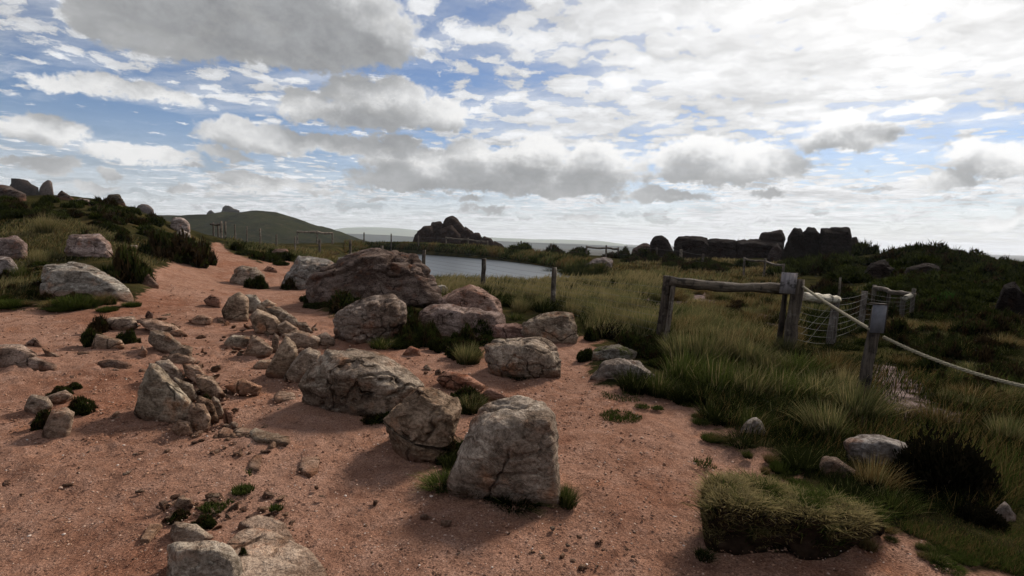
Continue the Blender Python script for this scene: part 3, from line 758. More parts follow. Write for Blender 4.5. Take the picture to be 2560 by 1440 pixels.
def crack_z(q): return pL[2] + (pR[2] - pL[2]) / (pR[0] - pL[0]) * (q[:, 0] - pL[0]) + 0.12 * (q[:, 1] - pL[1]) + 0.012 * fbm(q * 14, 3, 5)
cz = crack_z(cV)
for nm, keep_up in (('upper_block', True), ('lower_block', False)):
    q = cV.copy(); q[:, 2] = np.maximum(q[:, 2], cz + 0.004) if keep_up else np.minimum(q[:, 2], cz - 0.016 - 0.02 * np.clip((q[:, 0] - pL[0]) / (pR[0] - pL[0]), 0, 1))
    ob = link(nm, mesh_np(nm, q - np.array(cracked.location[:]), cF, M_ROCK), (0, 0, 0), cracked); ob.color = (*BUFF, 1)
px_rock('boulder', 'long sloping grey boulder with a flat top, between the split slabs and the cracked boulder',
        [(753, 962), (788, 905), (822, 872), (880, 868), (950, 884), (1010, 920), (1060, 966), (1010, 1010), (945, 1052), (885, 1045), (825, 1008)], 1040, 0.75, 6, 12, 0.045, 0.45, (0.265, 0.205, 0.155), cat='boulder',
        extra=[(845, 935, .08), (960, 965, .0), (880, 1030, .0)])
px_rock('stone_slab', 'upright split slab leaning left of the long sloping boulder', [(664, 928), (690, 880), (716, 838), (737, 858), (745, 885), (712, 945), (695, 950)], None, 0.6, 4, 26, 0.03, 0.3, BUFF, cat='slab')
px_rock('stone_slab', 'second split slab touching the shoulder of the long sloping boulder', [(703, 950), (748, 882), (772, 868), (803, 878), (785, 930), (738, 957)], None, 0.6, 4, 26, 0.03, 0.3, (0.29, 0.22, 0.165), cat='slab')
px_rock('stone_slab', 'thin fin of stone standing behind the split slabs', [(678, 885), (681, 845), (687, 832), (698, 842), (694, 882)], None, 0.7, 4, 26, 0.03, 0.3, (0.22, 0.16, 0.12), cat='slab')
px_rock('stone', 'low angular stone at the foot of the split slabs', [(633, 915), (650, 900), (690, 897), (672, 922), (645, 924)], None, 0.8, 3, 22, 0.04, 0.3, BUFF, cat='stone')
px_rock('boulder', 'rounded pinkish boulder with a face-like hollow in front of the big dark mound',
        [(832, 800), (850, 780), (930, 745), (985, 737), (1008, 750), (1012, 785), (985, 815), (930, 862), (880, 864), (836, 832)], 852, 0.8, 6, 12, 0.065, 0.6, (0.235, 0.178, 0.142), cat='boulder', extra=[(940, 800, -.02), (990, 770, .2)])
px_rock('boulder', 'largest dark red-brown boulder, a wide mound in front of the pond',
        [(770, 712), (808, 666), (868, 636), (938, 622), (1000, 627), (1042, 641), (1078, 682), (1097, 722), (1100, 766), (1000, 774), (900, 765), (780, 764), (768, 738)], 762, 0.7, 6, 12, 0.05, 1.1, (0.135, 0.098, 0.080), cat='boulder',
        extra=[(880, 700, .1), (1050, 740, .05), (960, 650, .3)], tilt=0.5)
px_rock('boulder', 'grey boulder leaning against the left of the largest dark boulder', [(702, 706), (728, 668), (750, 641), (800, 645), (835, 652), (845, 705), (790, 728), (735, 724)], 718, 0.9, 5, 14, 0.05, 0.6, (0.25, 0.22, 0.19), cat='boulder', extra=[(755, 670, .1)])
px_rock('boulder', 'smooth pink boulder with a flat sloping top below the fence post', [(1098, 748), (1140, 721), (1180, 713), (1216, 729), (1250, 752), (1257, 792), (1200, 803), (1108, 795)], 795, 0.8, 5, 15, 0.035, 0.3, (0.265, 0.172, 0.135), cat='boulder')
px_rock('boulder', 'low flat pinkish boulder with dark heather over its right end', [(1054, 778), (1075, 765), (1150, 765), (1230, 778), (1259, 790), (1256, 832), (1200, 850), (1085, 848), (1060, 815)], 840, 0.7, 5, 14, 0.05, 0.5, (0.215, 0.155, 0.13), cat='boulder')
px_rock('boulder', 'speckled brown boulder overhanging a shadow, right of the grassy hollow', [(1213, 862), (1240, 846), (1350, 843), (1378, 850), (1402, 892), (1398, 925), (1332, 950), (1282, 946), (1230, 918)], 940, 0.75, 6, 12, 0.055, 0.4, (0.265, 0.205, 0.155), cat='boulder', extra=[(1330, 880, -.02)])
px_rock('boulder', 'dark brown wedge of rock lying behind the speckled boulder', [(1228, 812), (1290, 809), (1326, 820), (1362, 845), (1300, 856), (1232, 854)], 850, 0.6, 4, 20, 0.04, 0.5, (0.19, 0.115, 0.092), cat='boulder')
px_rock('boulder', 'pale buff boulder with a notched top beside the meadow grass', [(1308, 806), (1345, 786), (1390, 779), (1432, 786), (1441, 830), (1432, 860), (1390, 864), (1340, 850), (1308, 828)], 855, 0.7, 5, 16, 0.06, 0.4, (0.265, 0.205, 0.152), cat='boulder')
px_rock('rock', 'mossy rock half sunk in grass, the upper of two by the gap', [(1466, 885), (1500, 866), (1545, 859), (1592, 880), (1580, 910), (1490, 918)], 905, 0.8, 4, 12, 0.05, 0.3, (0.15, 0.13, 0.105), mat=M_ROCK_MOSS)
px_rock('rock', 'pale-topped rock below the mossy rock with grass over its right side', [(1478, 942), (1510, 905), (1545, 896), (1600, 906), (1642, 942), (1600, 966), (1500, 962)], 955, 0.8, 5, 14, 0.06, 0.4, (0.19, 0.155, 0.13), mat=M_ROCK_MOSS)
px_rock('stone', 'small pale stone behind the smooth pink boulder', [(1084, 736), (1092, 714), (1110, 711), (1121, 722), (1119, 740)], None, 0.8, 3, 12, 0.04, 0.3, PALE, cat='stone')
px_rock('rock', 'low reddish bedrock hump in the sand behind the cracked boulder', [(1090, 945), (1120, 925), (1165, 935), (1215, 965), (1200, 985), (1110, 970)], 968, 0.7, 4, 10, 0.04, 0.4, RED, sink=0.05)
px_rock('rock', 'small brown stone standing in the sandy hollow', [(1007, 885), (1025, 864), (1048, 872), (1052, 890), (1015, 893)], None, 0.8, 3, 14, 0.05, 0.4, RED)
px_rock('stone', 'dark angular stone wedged behind the domed boulder', [(1205, 985), (1222, 968), (1255, 985), (1280, 998), (1215, 998)], None, 0.7, 3, 20, 0.05, 0.4, (0.18, 0.10, 0.075), cat='stone')
px_rock('stone', 'pale cube-like stone propped under the long sloping boulder', [(876, 1040), (878, 1015), (900, 1018), (930, 1040), (930, 1050), (885, 1050)], None, 0.8, 3, 22, 0.04, 0.3, PALE, cat='stone')
px_rock('stone', 'stone wedged between the cracked boulder and the domed boulder', [(1125, 1108), (1132, 1092), (1152, 1092), (1158, 1112), (1130, 1118)], None, 0.8, 3, 16, 0.04, 0.3, BUFF, cat='stone')
# --- left of the path
px_rock('boulder', 'small grey boulder on the path with a bush at its right', [(571, 706), (584, 676), (605, 661), (640, 669), (662, 690), (656, 714), (600, 716)], 710, 0.85, 4, 13, 0.05, 0.5, GREY, cat='boulder')
C1 = 'broken stones of the low outcrop in mid path'
for lab, ol, cl, sh in (
    ('squat upright block, left end of the broken outcrop in mid path', [(553, 778), (572, 742), (598, 730), (620, 744), (616, 800), (592, 804), (560, 795)], BUFF, 24),
    ('flat-topped stone, highest of the broken outcrop in mid path', [(612, 736), (640, 737), (657, 760), (650, 785), (620, 780)], (0.28, 0.23, 0.18), 22),
    ('sloping slab at the front of the broken outcrop in mid path', [(622, 795), (642, 770), (690, 790), (718, 830), (690, 838), (640, 832)], (0.31, 0.22, 0.155), 24),
    ('thin dark-edged slab at the back of the broken outcrop in mid path', [(658, 765), (700, 768), (742, 797), (745, 818), (712, 812)], (0.27, 0.21, 0.16), 26),
    ('small low slab, right end of the broken outcrop in mid path', [(738, 805), (765, 806), (784, 832), (755, 834)], (0.25, 0.19, 0.145), 24),
    ('small jagged stone at the far left of the broken outcrop in mid path', [(508, 750), (528, 735), (552, 745), (548, 768), (520, 764)], RED, 20)):
    px_rock('rock', lab, ol, None, 0.8, 4, sh, 0.04, 0.3, cl)
for lab, ol, cl in (
    ('wide low buff slab below the broken outcrop', [(558, 858), (580, 836), (622, 840), (642, 852), (600, 868), (568, 866)], (0.30, 0.235, 0.175)),
    ('pointed flake of stone standing left of the thin fin', [(608, 892), (628, 836), (650, 844), (683, 872), (668, 888), (625, 894)], (0.30, 0.21, 0.15)),
    ('small flat stone at the right below the broken outcrop', [(790, 840), (815, 830), (840, 850), (830, 868), (800, 862)], (0.24, 0.17, 0.125))):
    px_rock('rock', lab, ol, None, 0.7, 4, 26, 0.035, 0.3, cl)
# central-left outcrop
for lab, ol, cl, rs_ in (
    ('tall leaning grey slab, largest of the jagged outcrop left of centre', [(333, 1022), (362, 955), (376, 908), (396, 912), (440, 965), (477, 1002), (474, 1045), (435, 1062), (350, 1040)], (0.31, 0.25, 0.185), 5),
    ('slab behind the tall leaning slab of the jagged outcrop', [(386, 905), (422, 898), (457, 935), (455, 962), (405, 938)], (0.27, 0.20, 0.15), 4),
    ('thin slab on the right shoulder of the tall leaning slab', [(432, 940), (480, 962), (494, 1000), (470, 1005)], (0.28, 0.22, 0.165), 4),
    ('rounded block at the front right of the jagged outcrop', [(466, 1066), (476, 1008), (512, 1008), (527, 1045), (516, 1082), (480, 1082)], (0.30, 0.20, 0.14), 4),
    ('narrow upright flake at the right end of the jagged outcrop', [(525, 1020), (532, 988), (548, 1000), (558, 1025), (542, 1048)], (0.30, 0.235, 0.18), 4),
    ('small reddish block beside the narrow upright flake', [(556, 1040), (565, 1022), (584, 1030), (580, 1058), (560, 1060)], RED, 3)):
    px_rock('rock', lab, ol, None, 0.75, rs_, 24, 0.045, 0.4, cl)
for lab, ol, cl in (
    ('long narrow flat stone pointing right below the jagged outcrop', [(622, 1080), (640, 1067), (722, 1090), (716, 1103), (640, 1097)], (0.33, 0.27, 0.20)),
    ('small stone in line left of the long narrow stone', [(584, 1072), (604, 1065), (628, 1072), (620, 1088), (590, 1088)], (0.30, 0.225, 0.165)),
    ('smallest stone at the left end of that line below the jagged outcrop', [(545, 1078), (562, 1066), (582, 1074), (578, 1088), (550, 1088)], (0.31, 0.21, 0.15)),
    ('lone flat tile of stone left of the long sloping boulder', [(684, 990), (700, 974), (734, 980), (739, 997), (692, 1000)], (0.30, 0.22, 0.165)),
    ('flat square stone sunk in the gravel in the lower middle', [(748, 1172), (755, 1142), (800, 1140), (792, 1172), (772, 1186)], (0.27, 0.185, 0.135)),
    ('ribbed flat stone sunk in the gravel above the flat square stone', [(620, 1165), (634, 1120), (652, 1118), (646, 1172)], (0.29, 0.21, 0.155))):
    px_rock('stone', lab, ol, None, 0.7, 3, 26, 0.03, 0.3, cl, cat='stone', sink=0.05, flat=0.12)
for lab, ol, cl in (
    ('tilted plate right of the thin slab in the jagged outcrop', [(455, 908), (500, 915), (524, 950), (500, 962), (465, 940)], (0.28, 0.19, 0.135)),
    ('broad tilted plate at the upper right of the jagged outcrop', [(485, 935), (532, 942), (562, 985), (535, 1000), (500, 975)], (0.30, 0.21, 0.15)),
    ('wedge closing the right side of the jagged outcrop', [(490, 985), (530, 1000), (545, 1050), (515, 1060), (495, 1030)], (0.27, 0.18, 0.125)),
    ('low plate before the tall leaning slab of the jagged outcrop', [(425, 1072), (445, 1048), (475, 1055), (480, 1085), (445, 1090)], (0.29, 0.185, 0.125)),
    ('dark plate between the small heap and the jagged outcrop', [(400, 895), (440, 880), (490, 895), (480, 912), (430, 910)], (0.24, 0.165, 0.12)),
    ('flat reddish ledge right of the jagged outcrop', [(560, 965), (600, 945), (655, 965), (640, 985), (590, 985)], (0.30, 0.175, 0.115)),
    ('ribbed plate leaning in the middle of the broken mid-path outcrop', [(640, 765), (668, 745), (690, 760), (700, 795), (665, 790)], (0.29, 0.215, 0.155)),
    ('sloping plate between the broken outcrop and the split slabs', [(700, 838), (740, 820), (800, 845), (790, 872), (735, 868)], (0.28, 0.20, 0.145)),
    ('low plate at the right foot of the broken mid-path outcrop', [(690, 815), (715, 800), (742, 820), (735, 842), (705, 840)], (0.27, 0.19, 0.135)),
    ('flat plate on the path left of the broken mid-path outcrop', [(470, 800), (500, 785), (535, 795), (520, 812), (485, 812)], (0.29, 0.185, 0.13)),
    ('broad worn plate right of the two bushes at left', [(345, 800), (375, 795), (440, 815), (470, 840), (420, 835), (370, 822)], (0.29, 0.19, 0.135))):
    px_rock('rock', lab, ol, None, 0.8, 4, 28, 0.05, 0.5, cl)
# left clusters
for lab, ol, cl in (
    ('pale stone at the far left of the heather clump near the left edge', [(58, 1022), (78, 985), (120, 992), (132, 1012), (90, 1040)], (0.29, 0.215, 0.16)),
    ('flat stone at the back of the heather clump near the left edge', [(110, 992), (165, 974), (182, 986), (140, 1016)], (0.30, 0.21, 0.155)),
    ('wedge-shaped stone in front of the heather clump near the left edge', [(104, 1088), (130, 1025), (165, 1017), (185, 1030), (162, 1096), (140, 1102)], (0.31, 0.225, 0.165)),
    ('small reddish stone at the right of the heather clump near the left edge', [(195, 1025), (205, 1003), (224, 1008), (230, 1028), (210, 1034)], RED),
    ('flat layered stone behind two bushes at left', [(253, 815), (272, 794), (335, 790), (345, 815), (300, 828)], (0.30, 0.215, 0.16)),
    ('lens-shaped stone between two bushes at left', [(228, 868), (243, 834), (305, 850), (314, 868), (250, 877)], (0.32, 0.23, 0.165)),
    ('mossy dark-edged stone in the small heap left of the path', [(370, 852), (377, 825), (420, 830), (457, 860), (440, 888), (400, 875)], (0.26, 0.195, 0.145)),
    ('blunt block at the right of the small heap left of the path', [(423, 884), (450, 862), (482, 866), (472, 900), (445, 906)], (0.30, 0.215, 0.155)),
    ('small spike of stone at the left of the small heap left of the path', [(344, 890), (356, 862), (369, 878), (362, 895)], (0.28, 0.20, 0.15)),
    ('dark splintered slab lying left of the small heap', [(245, 905), (275, 897), (330, 910), (322, 925), (260, 920)], (0.13, 0.085, 0.065)),
    ('broad low rock cut by the left edge of view', [(-40, 912), (-20, 862), (50, 858), (92, 885), (62, 925)], (0.28, 0.20, 0.155)),
    ('sharp wedge in front of the broad low rock at the left edge', [(36, 920), (58, 880), (142, 912), (132, 928), (60, 926)], (0.25, 0.175, 0.135)),
    ('small dark triangle of stone behind the sharp wedge', [(64, 858), (88, 843), (106, 868)], (0.17, 0.115, 0.09)),
    ('thin curved flake right of the sharp wedge', [(104, 868), (125, 880), (152, 892), (120, 895)], (0.22, 0.16, 0.12)),
    ('upright little stone by the path above the small heap', [(362, 790), (370, 775), (384, 786), (380, 800)], (0.17, 0.10, 0.075))):
    px_rock('stone', lab, ol, None, 0.8, 4, 24, 0.045, 0.4, cl, cat='stone')
# bottom-left outcrop
for lab, ol, b_, cl in (
    ('layered pale block on top of the outcrop at the bottom edge', [(424, 1335), (438, 1307), (490, 1311), (538, 1345), (500, 1362), (430, 1356)], 1356, (0.34, 0.27, 0.205)),
    ('blocky grey outcrop stone cut by the bottom edge', [(418, 1450), (423, 1370), (480, 1354), (560, 1352), (602, 1402), (600, 1500), (420, 1500)], 1480, (0.31, 0.255, 0.20)),
    ('broad flat buff slab right of the grey outcrop stone at the bottom edge', [(562, 1365), (600, 1325), (660, 1318), (760, 1368), (805, 1430), (800, 1520), (600, 1520)], 1500, (0.32, 0.235, 0.175)),
    ('thin brown slab tucked behind the broad flat slab at the bottom edge', [(598, 1305), (650, 1284), (712, 1308), (735, 1352), (680, 1345)], 1345, (0.27, 0.195, 0.145)),
    ('small orange flake lying left of the bottom outcrop', [(352, 1348), (374, 1308), (402, 1310), (372, 1348)], 1346, (0.33, 0.225, 0.15)),
    ('pale crumbling stone behind the layered block at the bottom', [(435, 1265), (448, 1242), (476, 1245), (488, 1262), (450, 1272)], 1270, (0.32, 0.24, 0.18))):
    px_rock('stone', lab, ol, b_, 0.8, 5, 20, 0.05, 0.6, cl, cat='stone', sink=0.04, flat=(0.14 if 'slab' in lab or 'flake' in lab else 0))
# hillside on the left
for lab, ol, cl, rs_, nm in (
    ('big flat grey slab with fine ribbing on the left bank', [(102, 738), (108, 664), (180, 656), (230, 667), (300, 704), (330, 736), (312, 750), (180, 750), (108, 750)], (0.30, 0.26, 0.215), 6, 'boulder'),
    ('pinkish boulder among heather, above the ribbed slab', [(163, 622), (174, 588), (250, 583), (277, 610), (272, 640), (225, 652)], (0.32, 0.235, 0.20), 5, 'boulder'),
    ('purple-brown boulder at the left edge below the grass tuft', [(-30, 655), (-20, 600), (40, 588), (66, 610), (56, 645)], (0.21, 0.155, 0.135), 4, 'boulder'),
    ('grey boulder low at the left edge beside the ribbed slab', [(-40, 705), (-20, 638), (25, 640), (47, 672), (20, 704)], (0.22, 0.18, 0.16), 4, 'boulder'),
    ('pale striped boulder where the path meets the skyline bank', [(425, 572), (432, 545), (455, 543), (475, 560), (470, 584)], (0.33, 0.27, 0.24), 4, 'boulder'),
    ('low pale stone just below the pale striped boulder', [(432, 590), (450, 572), (476, 582), (472, 596)], (0.33, 0.28, 0.24), 3, 'stone'),
    ('dark stone in the bank at the left edge of the path', [(343, 705), (368, 680), (397, 712), (380, 724)], (0.16, 0.105, 0.08), 4, 'stone'),
    ('small pale stone in the heather right of the pinkish boulder', [(318, 622), (328, 612), (344, 612), (342, 624)], (0.30, 0.25, 0.215), 3, 'stone'),
    ('brown rock beside the path with a bush around it', [(672, 640), (688, 622), (718, 622), (726, 640), (700, 648)], (0.20, 0.13, 0.10), 4, 'rock'),
    ('small red stone right of the path below the brown rock', [(655, 678), (672, 662), (692, 672), (692, 680)], RED, 3, 'stone')):
    px_rock(nm, lab, ol, None, 0.85, rs_, 12, 0.045, 0.6, cl, cat=nm)
for lab, ol, cl in (
    ('striped rock at the very left of the hilltop', [(-40, 500), (-30, 458), (30, 466), (66, 486), (40, 505)], (0.10, 0.078, 0.068)),
    ('dark slab leaning on the hilltop at left', [(22, 478), (32, 445), (60, 448), (98, 470), (102, 486), (60, 488)], (0.04, 0.031, 0.027)),
    ('pale round-topped rock crowning the hilltop', [(92, 482), (104, 452), (120, 446), (133, 460), (132, 482)], (0.15, 0.115, 0.10)),
    ('low reddish rock right of the crowning hilltop rock', [(138, 496), (154, 475), (184, 496), (172, 502)], (0.09, 0.066, 0.056)),
    ('mossy dark knob on the middle of the left skyline', [(262, 502), (272, 487), (298, 485), (314, 510), (270, 512)], (0.075, 0.062, 0.045)),
    ('cluster stone low on the right end of the left skyline', [(340, 524), (354, 508), (370, 511), (388, 528), (350, 530)], (0.13, 0.105, 0.095)),
    ('flat stone on the slope under the hilltop', [(180, 506), (200, 494), (225, 500), (222, 512), (190, 513)], (0.21, 0.165, 0.145))):
    px_rock('rock', lab, ol, None, 0.9, 4, 12, 0.07, 0.8, cl)
# right foreground
for lab, ol, cl, sh in (
    ('pointed pale stone poking out of a grass tuft at right', [(1842, 1088), (1865, 1055), (1888, 1041), (1905, 1055), (1925, 1098), (1850, 1100)], (0.30, 0.26, 0.225), 14),
    ('smooth pale boulder half hidden by the black bush', [(2108, 1102), (2150, 1083), (2200, 1085), (2266, 1110), (2275, 1165), (2225, 1190), (2150, 1145)], (0.26, 0.225, 0.20), 10),
    ('angular brown block in front of the smooth pale boulder', [(2048, 1165), (2058, 1140), (2090, 1144), (2152, 1185), (2142, 1210), (2075, 1205)], (0.20, 0.15, 0.12), 22),
    ('long dark slab leaning under the black bush', [(2283, 1152), (2310, 1148), (2392, 1213), (2388, 1248), (2352, 1246)], (0.13, 0.09, 0.07), 22),
    ('mossy brown stone below the leaning dark slab', [(2378, 1250), (2420, 1225), (2455, 1240), (2440, 1275), (2390, 1270)], (0.12, 0.085, 0.06), 14),
    ('rounded stone near the lower right corner', [(2486, 1275), (2512, 1252), (2540, 1288), (2535, 1318), (2498, 1315)], (0.17, 0.135, 0.115), 14),
    ('small brown block behind the smooth pale boulder', [(2143, 1068), (2150, 1038), (2185, 1048), (2192, 1070)], (0.16, 0.11, 0.09), 18)):
    px_rock('rock', lab, ol, None, 0.85, 4, sh, 0.04, 0.3, cl)
for lab, ol, cl in (
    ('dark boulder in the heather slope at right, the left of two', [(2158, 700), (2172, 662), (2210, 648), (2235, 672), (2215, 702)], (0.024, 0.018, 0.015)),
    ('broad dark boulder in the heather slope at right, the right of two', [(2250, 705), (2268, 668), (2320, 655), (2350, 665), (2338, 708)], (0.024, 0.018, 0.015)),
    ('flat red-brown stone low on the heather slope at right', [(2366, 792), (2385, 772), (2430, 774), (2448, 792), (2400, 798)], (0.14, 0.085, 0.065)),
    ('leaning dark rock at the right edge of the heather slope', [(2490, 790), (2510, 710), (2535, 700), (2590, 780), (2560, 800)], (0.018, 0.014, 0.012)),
    ('grey rock on the far bank of the pond', [(1448, 672), (1480, 650), (1510, 642), (1530, 648), (1528, 668), (1490, 678)], (0.19, 0.16, 0.145))):
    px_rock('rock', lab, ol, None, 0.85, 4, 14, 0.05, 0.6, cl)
# --- outcrops on the skyline
tp = at_depth(1120, 611, 76.0)
tor = empty('rock_outcrop', (tp[0], 76.0, H(tp[0], 76.0)), 'dark pile of stacked boulders on the skyline beyond the pond', 'outcrop')
for k, (ol, dy) in enumerate((([(1030, 612), (1040, 580), (1058, 566), (1078, 562), (1098, 600), (1090, 614)], 0), ([(1066, 585), (1080, 556), (1102, 553), (1116, 572), (1100, 590)], 1.5),
                              ([(1088, 613), (1098, 575), (1128, 562), (1152, 588), (1150, 613)], -1), ([(1104, 566), (1114, 545), (1130, 539), (1146, 550), (1168, 582), (1150, 590), (1120, 580)], 1),
                              ([(1142, 612), (1152, 578), (1163, 565), (1182, 578), (1196, 612)], 0.5), ([(1168, 613), (1184, 580), (1198, 582), (1216, 613)], -0.5), ([(1194, 614), (1210, 590), (1228, 596), (1240, 616)], -1),
                              ([(1222, 616), (1236, 602), (1252, 608), (1262, 618)], -1))):
    px_rock('boulder', None, ol, 608, 0.9, 4, 12, 0.06, 0.7, (0.045, 0.033, 0.028), parent=tor, Y=76 + dy, tilt=0.7)
for lab, ol, Yd, cl, sh, rs_ in (
    ('small pinkish block left of the round leaning boulder on the right skyline', [(1578, 645), (1582, 622), (1608, 608), (1620, 608), (1640, 622), (1645, 645)], 50, (0.085, 0.058, 0.05), 16, 4),
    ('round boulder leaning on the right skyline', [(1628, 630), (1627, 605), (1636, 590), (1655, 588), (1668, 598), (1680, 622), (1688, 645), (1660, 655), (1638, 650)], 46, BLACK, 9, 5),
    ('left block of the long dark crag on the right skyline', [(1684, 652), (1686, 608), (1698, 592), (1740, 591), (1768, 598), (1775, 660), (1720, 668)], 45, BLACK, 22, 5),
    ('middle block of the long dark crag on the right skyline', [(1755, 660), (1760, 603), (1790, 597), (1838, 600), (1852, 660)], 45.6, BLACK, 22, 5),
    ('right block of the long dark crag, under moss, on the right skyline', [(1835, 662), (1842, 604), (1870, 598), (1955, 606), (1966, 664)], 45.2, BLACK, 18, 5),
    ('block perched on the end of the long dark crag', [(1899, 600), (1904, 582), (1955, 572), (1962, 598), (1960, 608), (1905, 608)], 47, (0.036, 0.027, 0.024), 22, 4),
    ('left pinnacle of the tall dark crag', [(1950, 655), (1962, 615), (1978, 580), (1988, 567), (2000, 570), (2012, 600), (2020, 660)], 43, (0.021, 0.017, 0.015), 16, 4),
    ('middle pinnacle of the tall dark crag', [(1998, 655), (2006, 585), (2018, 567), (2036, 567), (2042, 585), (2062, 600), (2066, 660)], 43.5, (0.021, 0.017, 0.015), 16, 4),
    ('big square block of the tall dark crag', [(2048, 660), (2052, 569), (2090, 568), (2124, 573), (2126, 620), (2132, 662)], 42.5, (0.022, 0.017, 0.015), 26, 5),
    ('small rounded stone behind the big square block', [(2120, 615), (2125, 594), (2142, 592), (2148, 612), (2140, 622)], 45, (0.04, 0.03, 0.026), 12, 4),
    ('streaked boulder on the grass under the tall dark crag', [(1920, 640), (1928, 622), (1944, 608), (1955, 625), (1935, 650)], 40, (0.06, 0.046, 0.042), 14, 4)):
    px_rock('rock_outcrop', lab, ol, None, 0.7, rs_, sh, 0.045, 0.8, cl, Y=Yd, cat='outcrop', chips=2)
hp = at_depth(572, 530, 420)
for k, (ol, lab) in enumerate((([(545, 536), (552, 527), (562, 521), (575, 519), (588, 524), (598, 532), (590, 538)], 'grey rock crest on the far moorland hill'), ([(516, 540), (522, 532), (532, 531), (540, 538)], 'small rock knob on the far moorland hill, left of its crest'))):
    px_rock('rock_outcrop', lab, ol, None, 0.8, 4, 14, 0.08, 0.8, (0.09, 0.085, 0.075), Y=415, cat='outcrop', sink=0)

build_ground()

# ================================================================== fences, signs and rope
def jitter_line(a, b, n, amp, seed):
    t = np.linspace(0, 1, n)[:, None]; p = np.asarray(a) * (1 - t) + np.asarray(b) * t
    return p + amp * np.stack([fbm(np.stack([t[:, 0] * 4, t[:, 0] * 0 + k * 7.1, t[:, 0] * 0 + seed], -1), 3, seed) for k in range(3)], 1)

def add_post(parent, px, ytop, Y, rad, ybot=None, bury=0.25, color=(1, 1, 1), sides=8, seed=0, mat=None, lean=None, name='post'):
    """a rough post whose top is seen at (px, ytop) at distance Y"""
    top = at_depth(px, ytop, Y)
    foot = np.array([top[0], top[1], 0.0])
    if lean: foot[0] += lean[0]; foot[1] += lean[1]
    foot[2] = float(H(foot[0], foot[1])) - bury
    pts = jitter_line(foot, top, 9, rad * 0.25, seed)
    pts[-1] = top
    b = MB(); b.tube(pts, np.linspace(rad * 1.06, rad * 0.96, 9), sides, True, seed, rad * 0.22)
    o = link(name, b.data(name, mat or M_WOOD, True, foot), foot - np.array(parent.location[:]), parent)
    o.color = (*color, 1); return top, foot

def add_rail(parent, a, b_, rad, seed=0, mat=None, color=(1, 1, 1), sag=0.02, name='rail', n=14):
    pts = jitter_line(a, b_, n, rad * 0.5, seed); pts[:, 2] -= sag * np.sin(np.linspace(0, np.pi, n))
    o0 = np.asarray(a, float)
    m = MB(); m.tube(pts, rad * (1 + 0.14 * fbm(np.stack([np.linspace(0, 5, n), np.zeros(n), np.full(n, seed)], -1), 2, seed)), 9, True, seed, rad * 0.3)
    # grain runs along the log: build it along local z
    dirv = Vector(np.asarray(b_) - o0).normalized(); q = dirv.to_track_quat('Z', 'Y')
    V = (np.concatenate(m.V) - o0) @ np.array(q.to_matrix())
    ob = link(name, mesh_np(name, V, np.concatenate(m.F), mat or M_WOOD), o0 - np.array(parent.location[:]), parent)
    ob.rotation_euler = q.to_euler(); ob.color = (*color, 1)
    return ob

def add_wire(parent, pts, rad=0.0028, sag=0.02, name='wire'):
    P = []
    for a, b_ in zip(pts[:-1], pts[1:]):
        t = np.linspace(0, 1, 7)[:-1 if b_ is not pts[-1] else None, None]
        q = np.asarray(a) * (1 - t) + np.asarray(b_) * t; q[:, 2] -= sag * np.sin(np.pi * t[:, 0]); P.append(q)
    P = np.concatenate(P); m = MB(); m.tube(P, rad, 4, False)
    return link(name, m.data(name, M_WIRE, True, parent.location[:]), (0, 0, 0), parent)

def ground_empty(name, px, py, label, cat, Y=None, group=None):
    p = hit(px, py) if Y is None else at_depth(px, py, Y)
    return empty(name, (p[0], p[1], float(H(p[0], p[1]))), label, cat, group)

# near wire fence running from the path's left down past the pond to the corner post
fence = ground_empty('wire_fence', 1208, 725, 'wire fence of thin grey posts between the boulders and the pond', 'fence')
tops = []
for k, (px, yt, Y, rad) in enumerate(((553, 552, 35.5, .07), (563, 553, 36.0, .06), (587, 561, 36.5, .05), (617, 566, 37.0, .05), (650, 571, 36.5, .06), (691, 586, 36.0, .06), (738, 590, 34.0, .06), (799, 598, 30.5, .08),
                                      (876, 601, 27.0, .07), (955, 614, 22.8, .06), (1060, 625, 20.6, .075), (1210, 646, 16.6, .075), (1386, 668, 12.2, .062))):
    t_, f_ = add_post(fence, px, yt, Y, rad, seed=k + 3, color=(1.6, 1.55, 1.5) if k < 7 else ((0.75, 0.72, 0.7) if k == 11 else (1.15, 1.1, 1.05)), lean=(random.uniform(-.03, .03), 0))
    tops.append((t_, f_))
corner_top = at_depth(1672, 690, 8.4)
corner_foot = np.array([corner_top[0] - 0.06, 8.4, float(H(corner_top[0], 8.4)) - .25])
chain = tops[3:] + [(corner_top, corner_foot)]
for k in range(8):
    fz = 0.10 + 0.105 * k
    add_wire(fence, [f * (1 - fz) + t * fz + np.array([0, -0.07, 0]) + np.array([0, 0, 0.25 * (1 - fz)]) for t, f in chain[5:]], 0.0022, 0.015)
for k in (3, 6):
    fz = 0.10 + 0.105 * k
    add_wire(fence, [f * (1 - fz) + t * fz + np.array([0, -0.07, 0.1]) for t, f in chain[:6]], 0.004, 0.02)

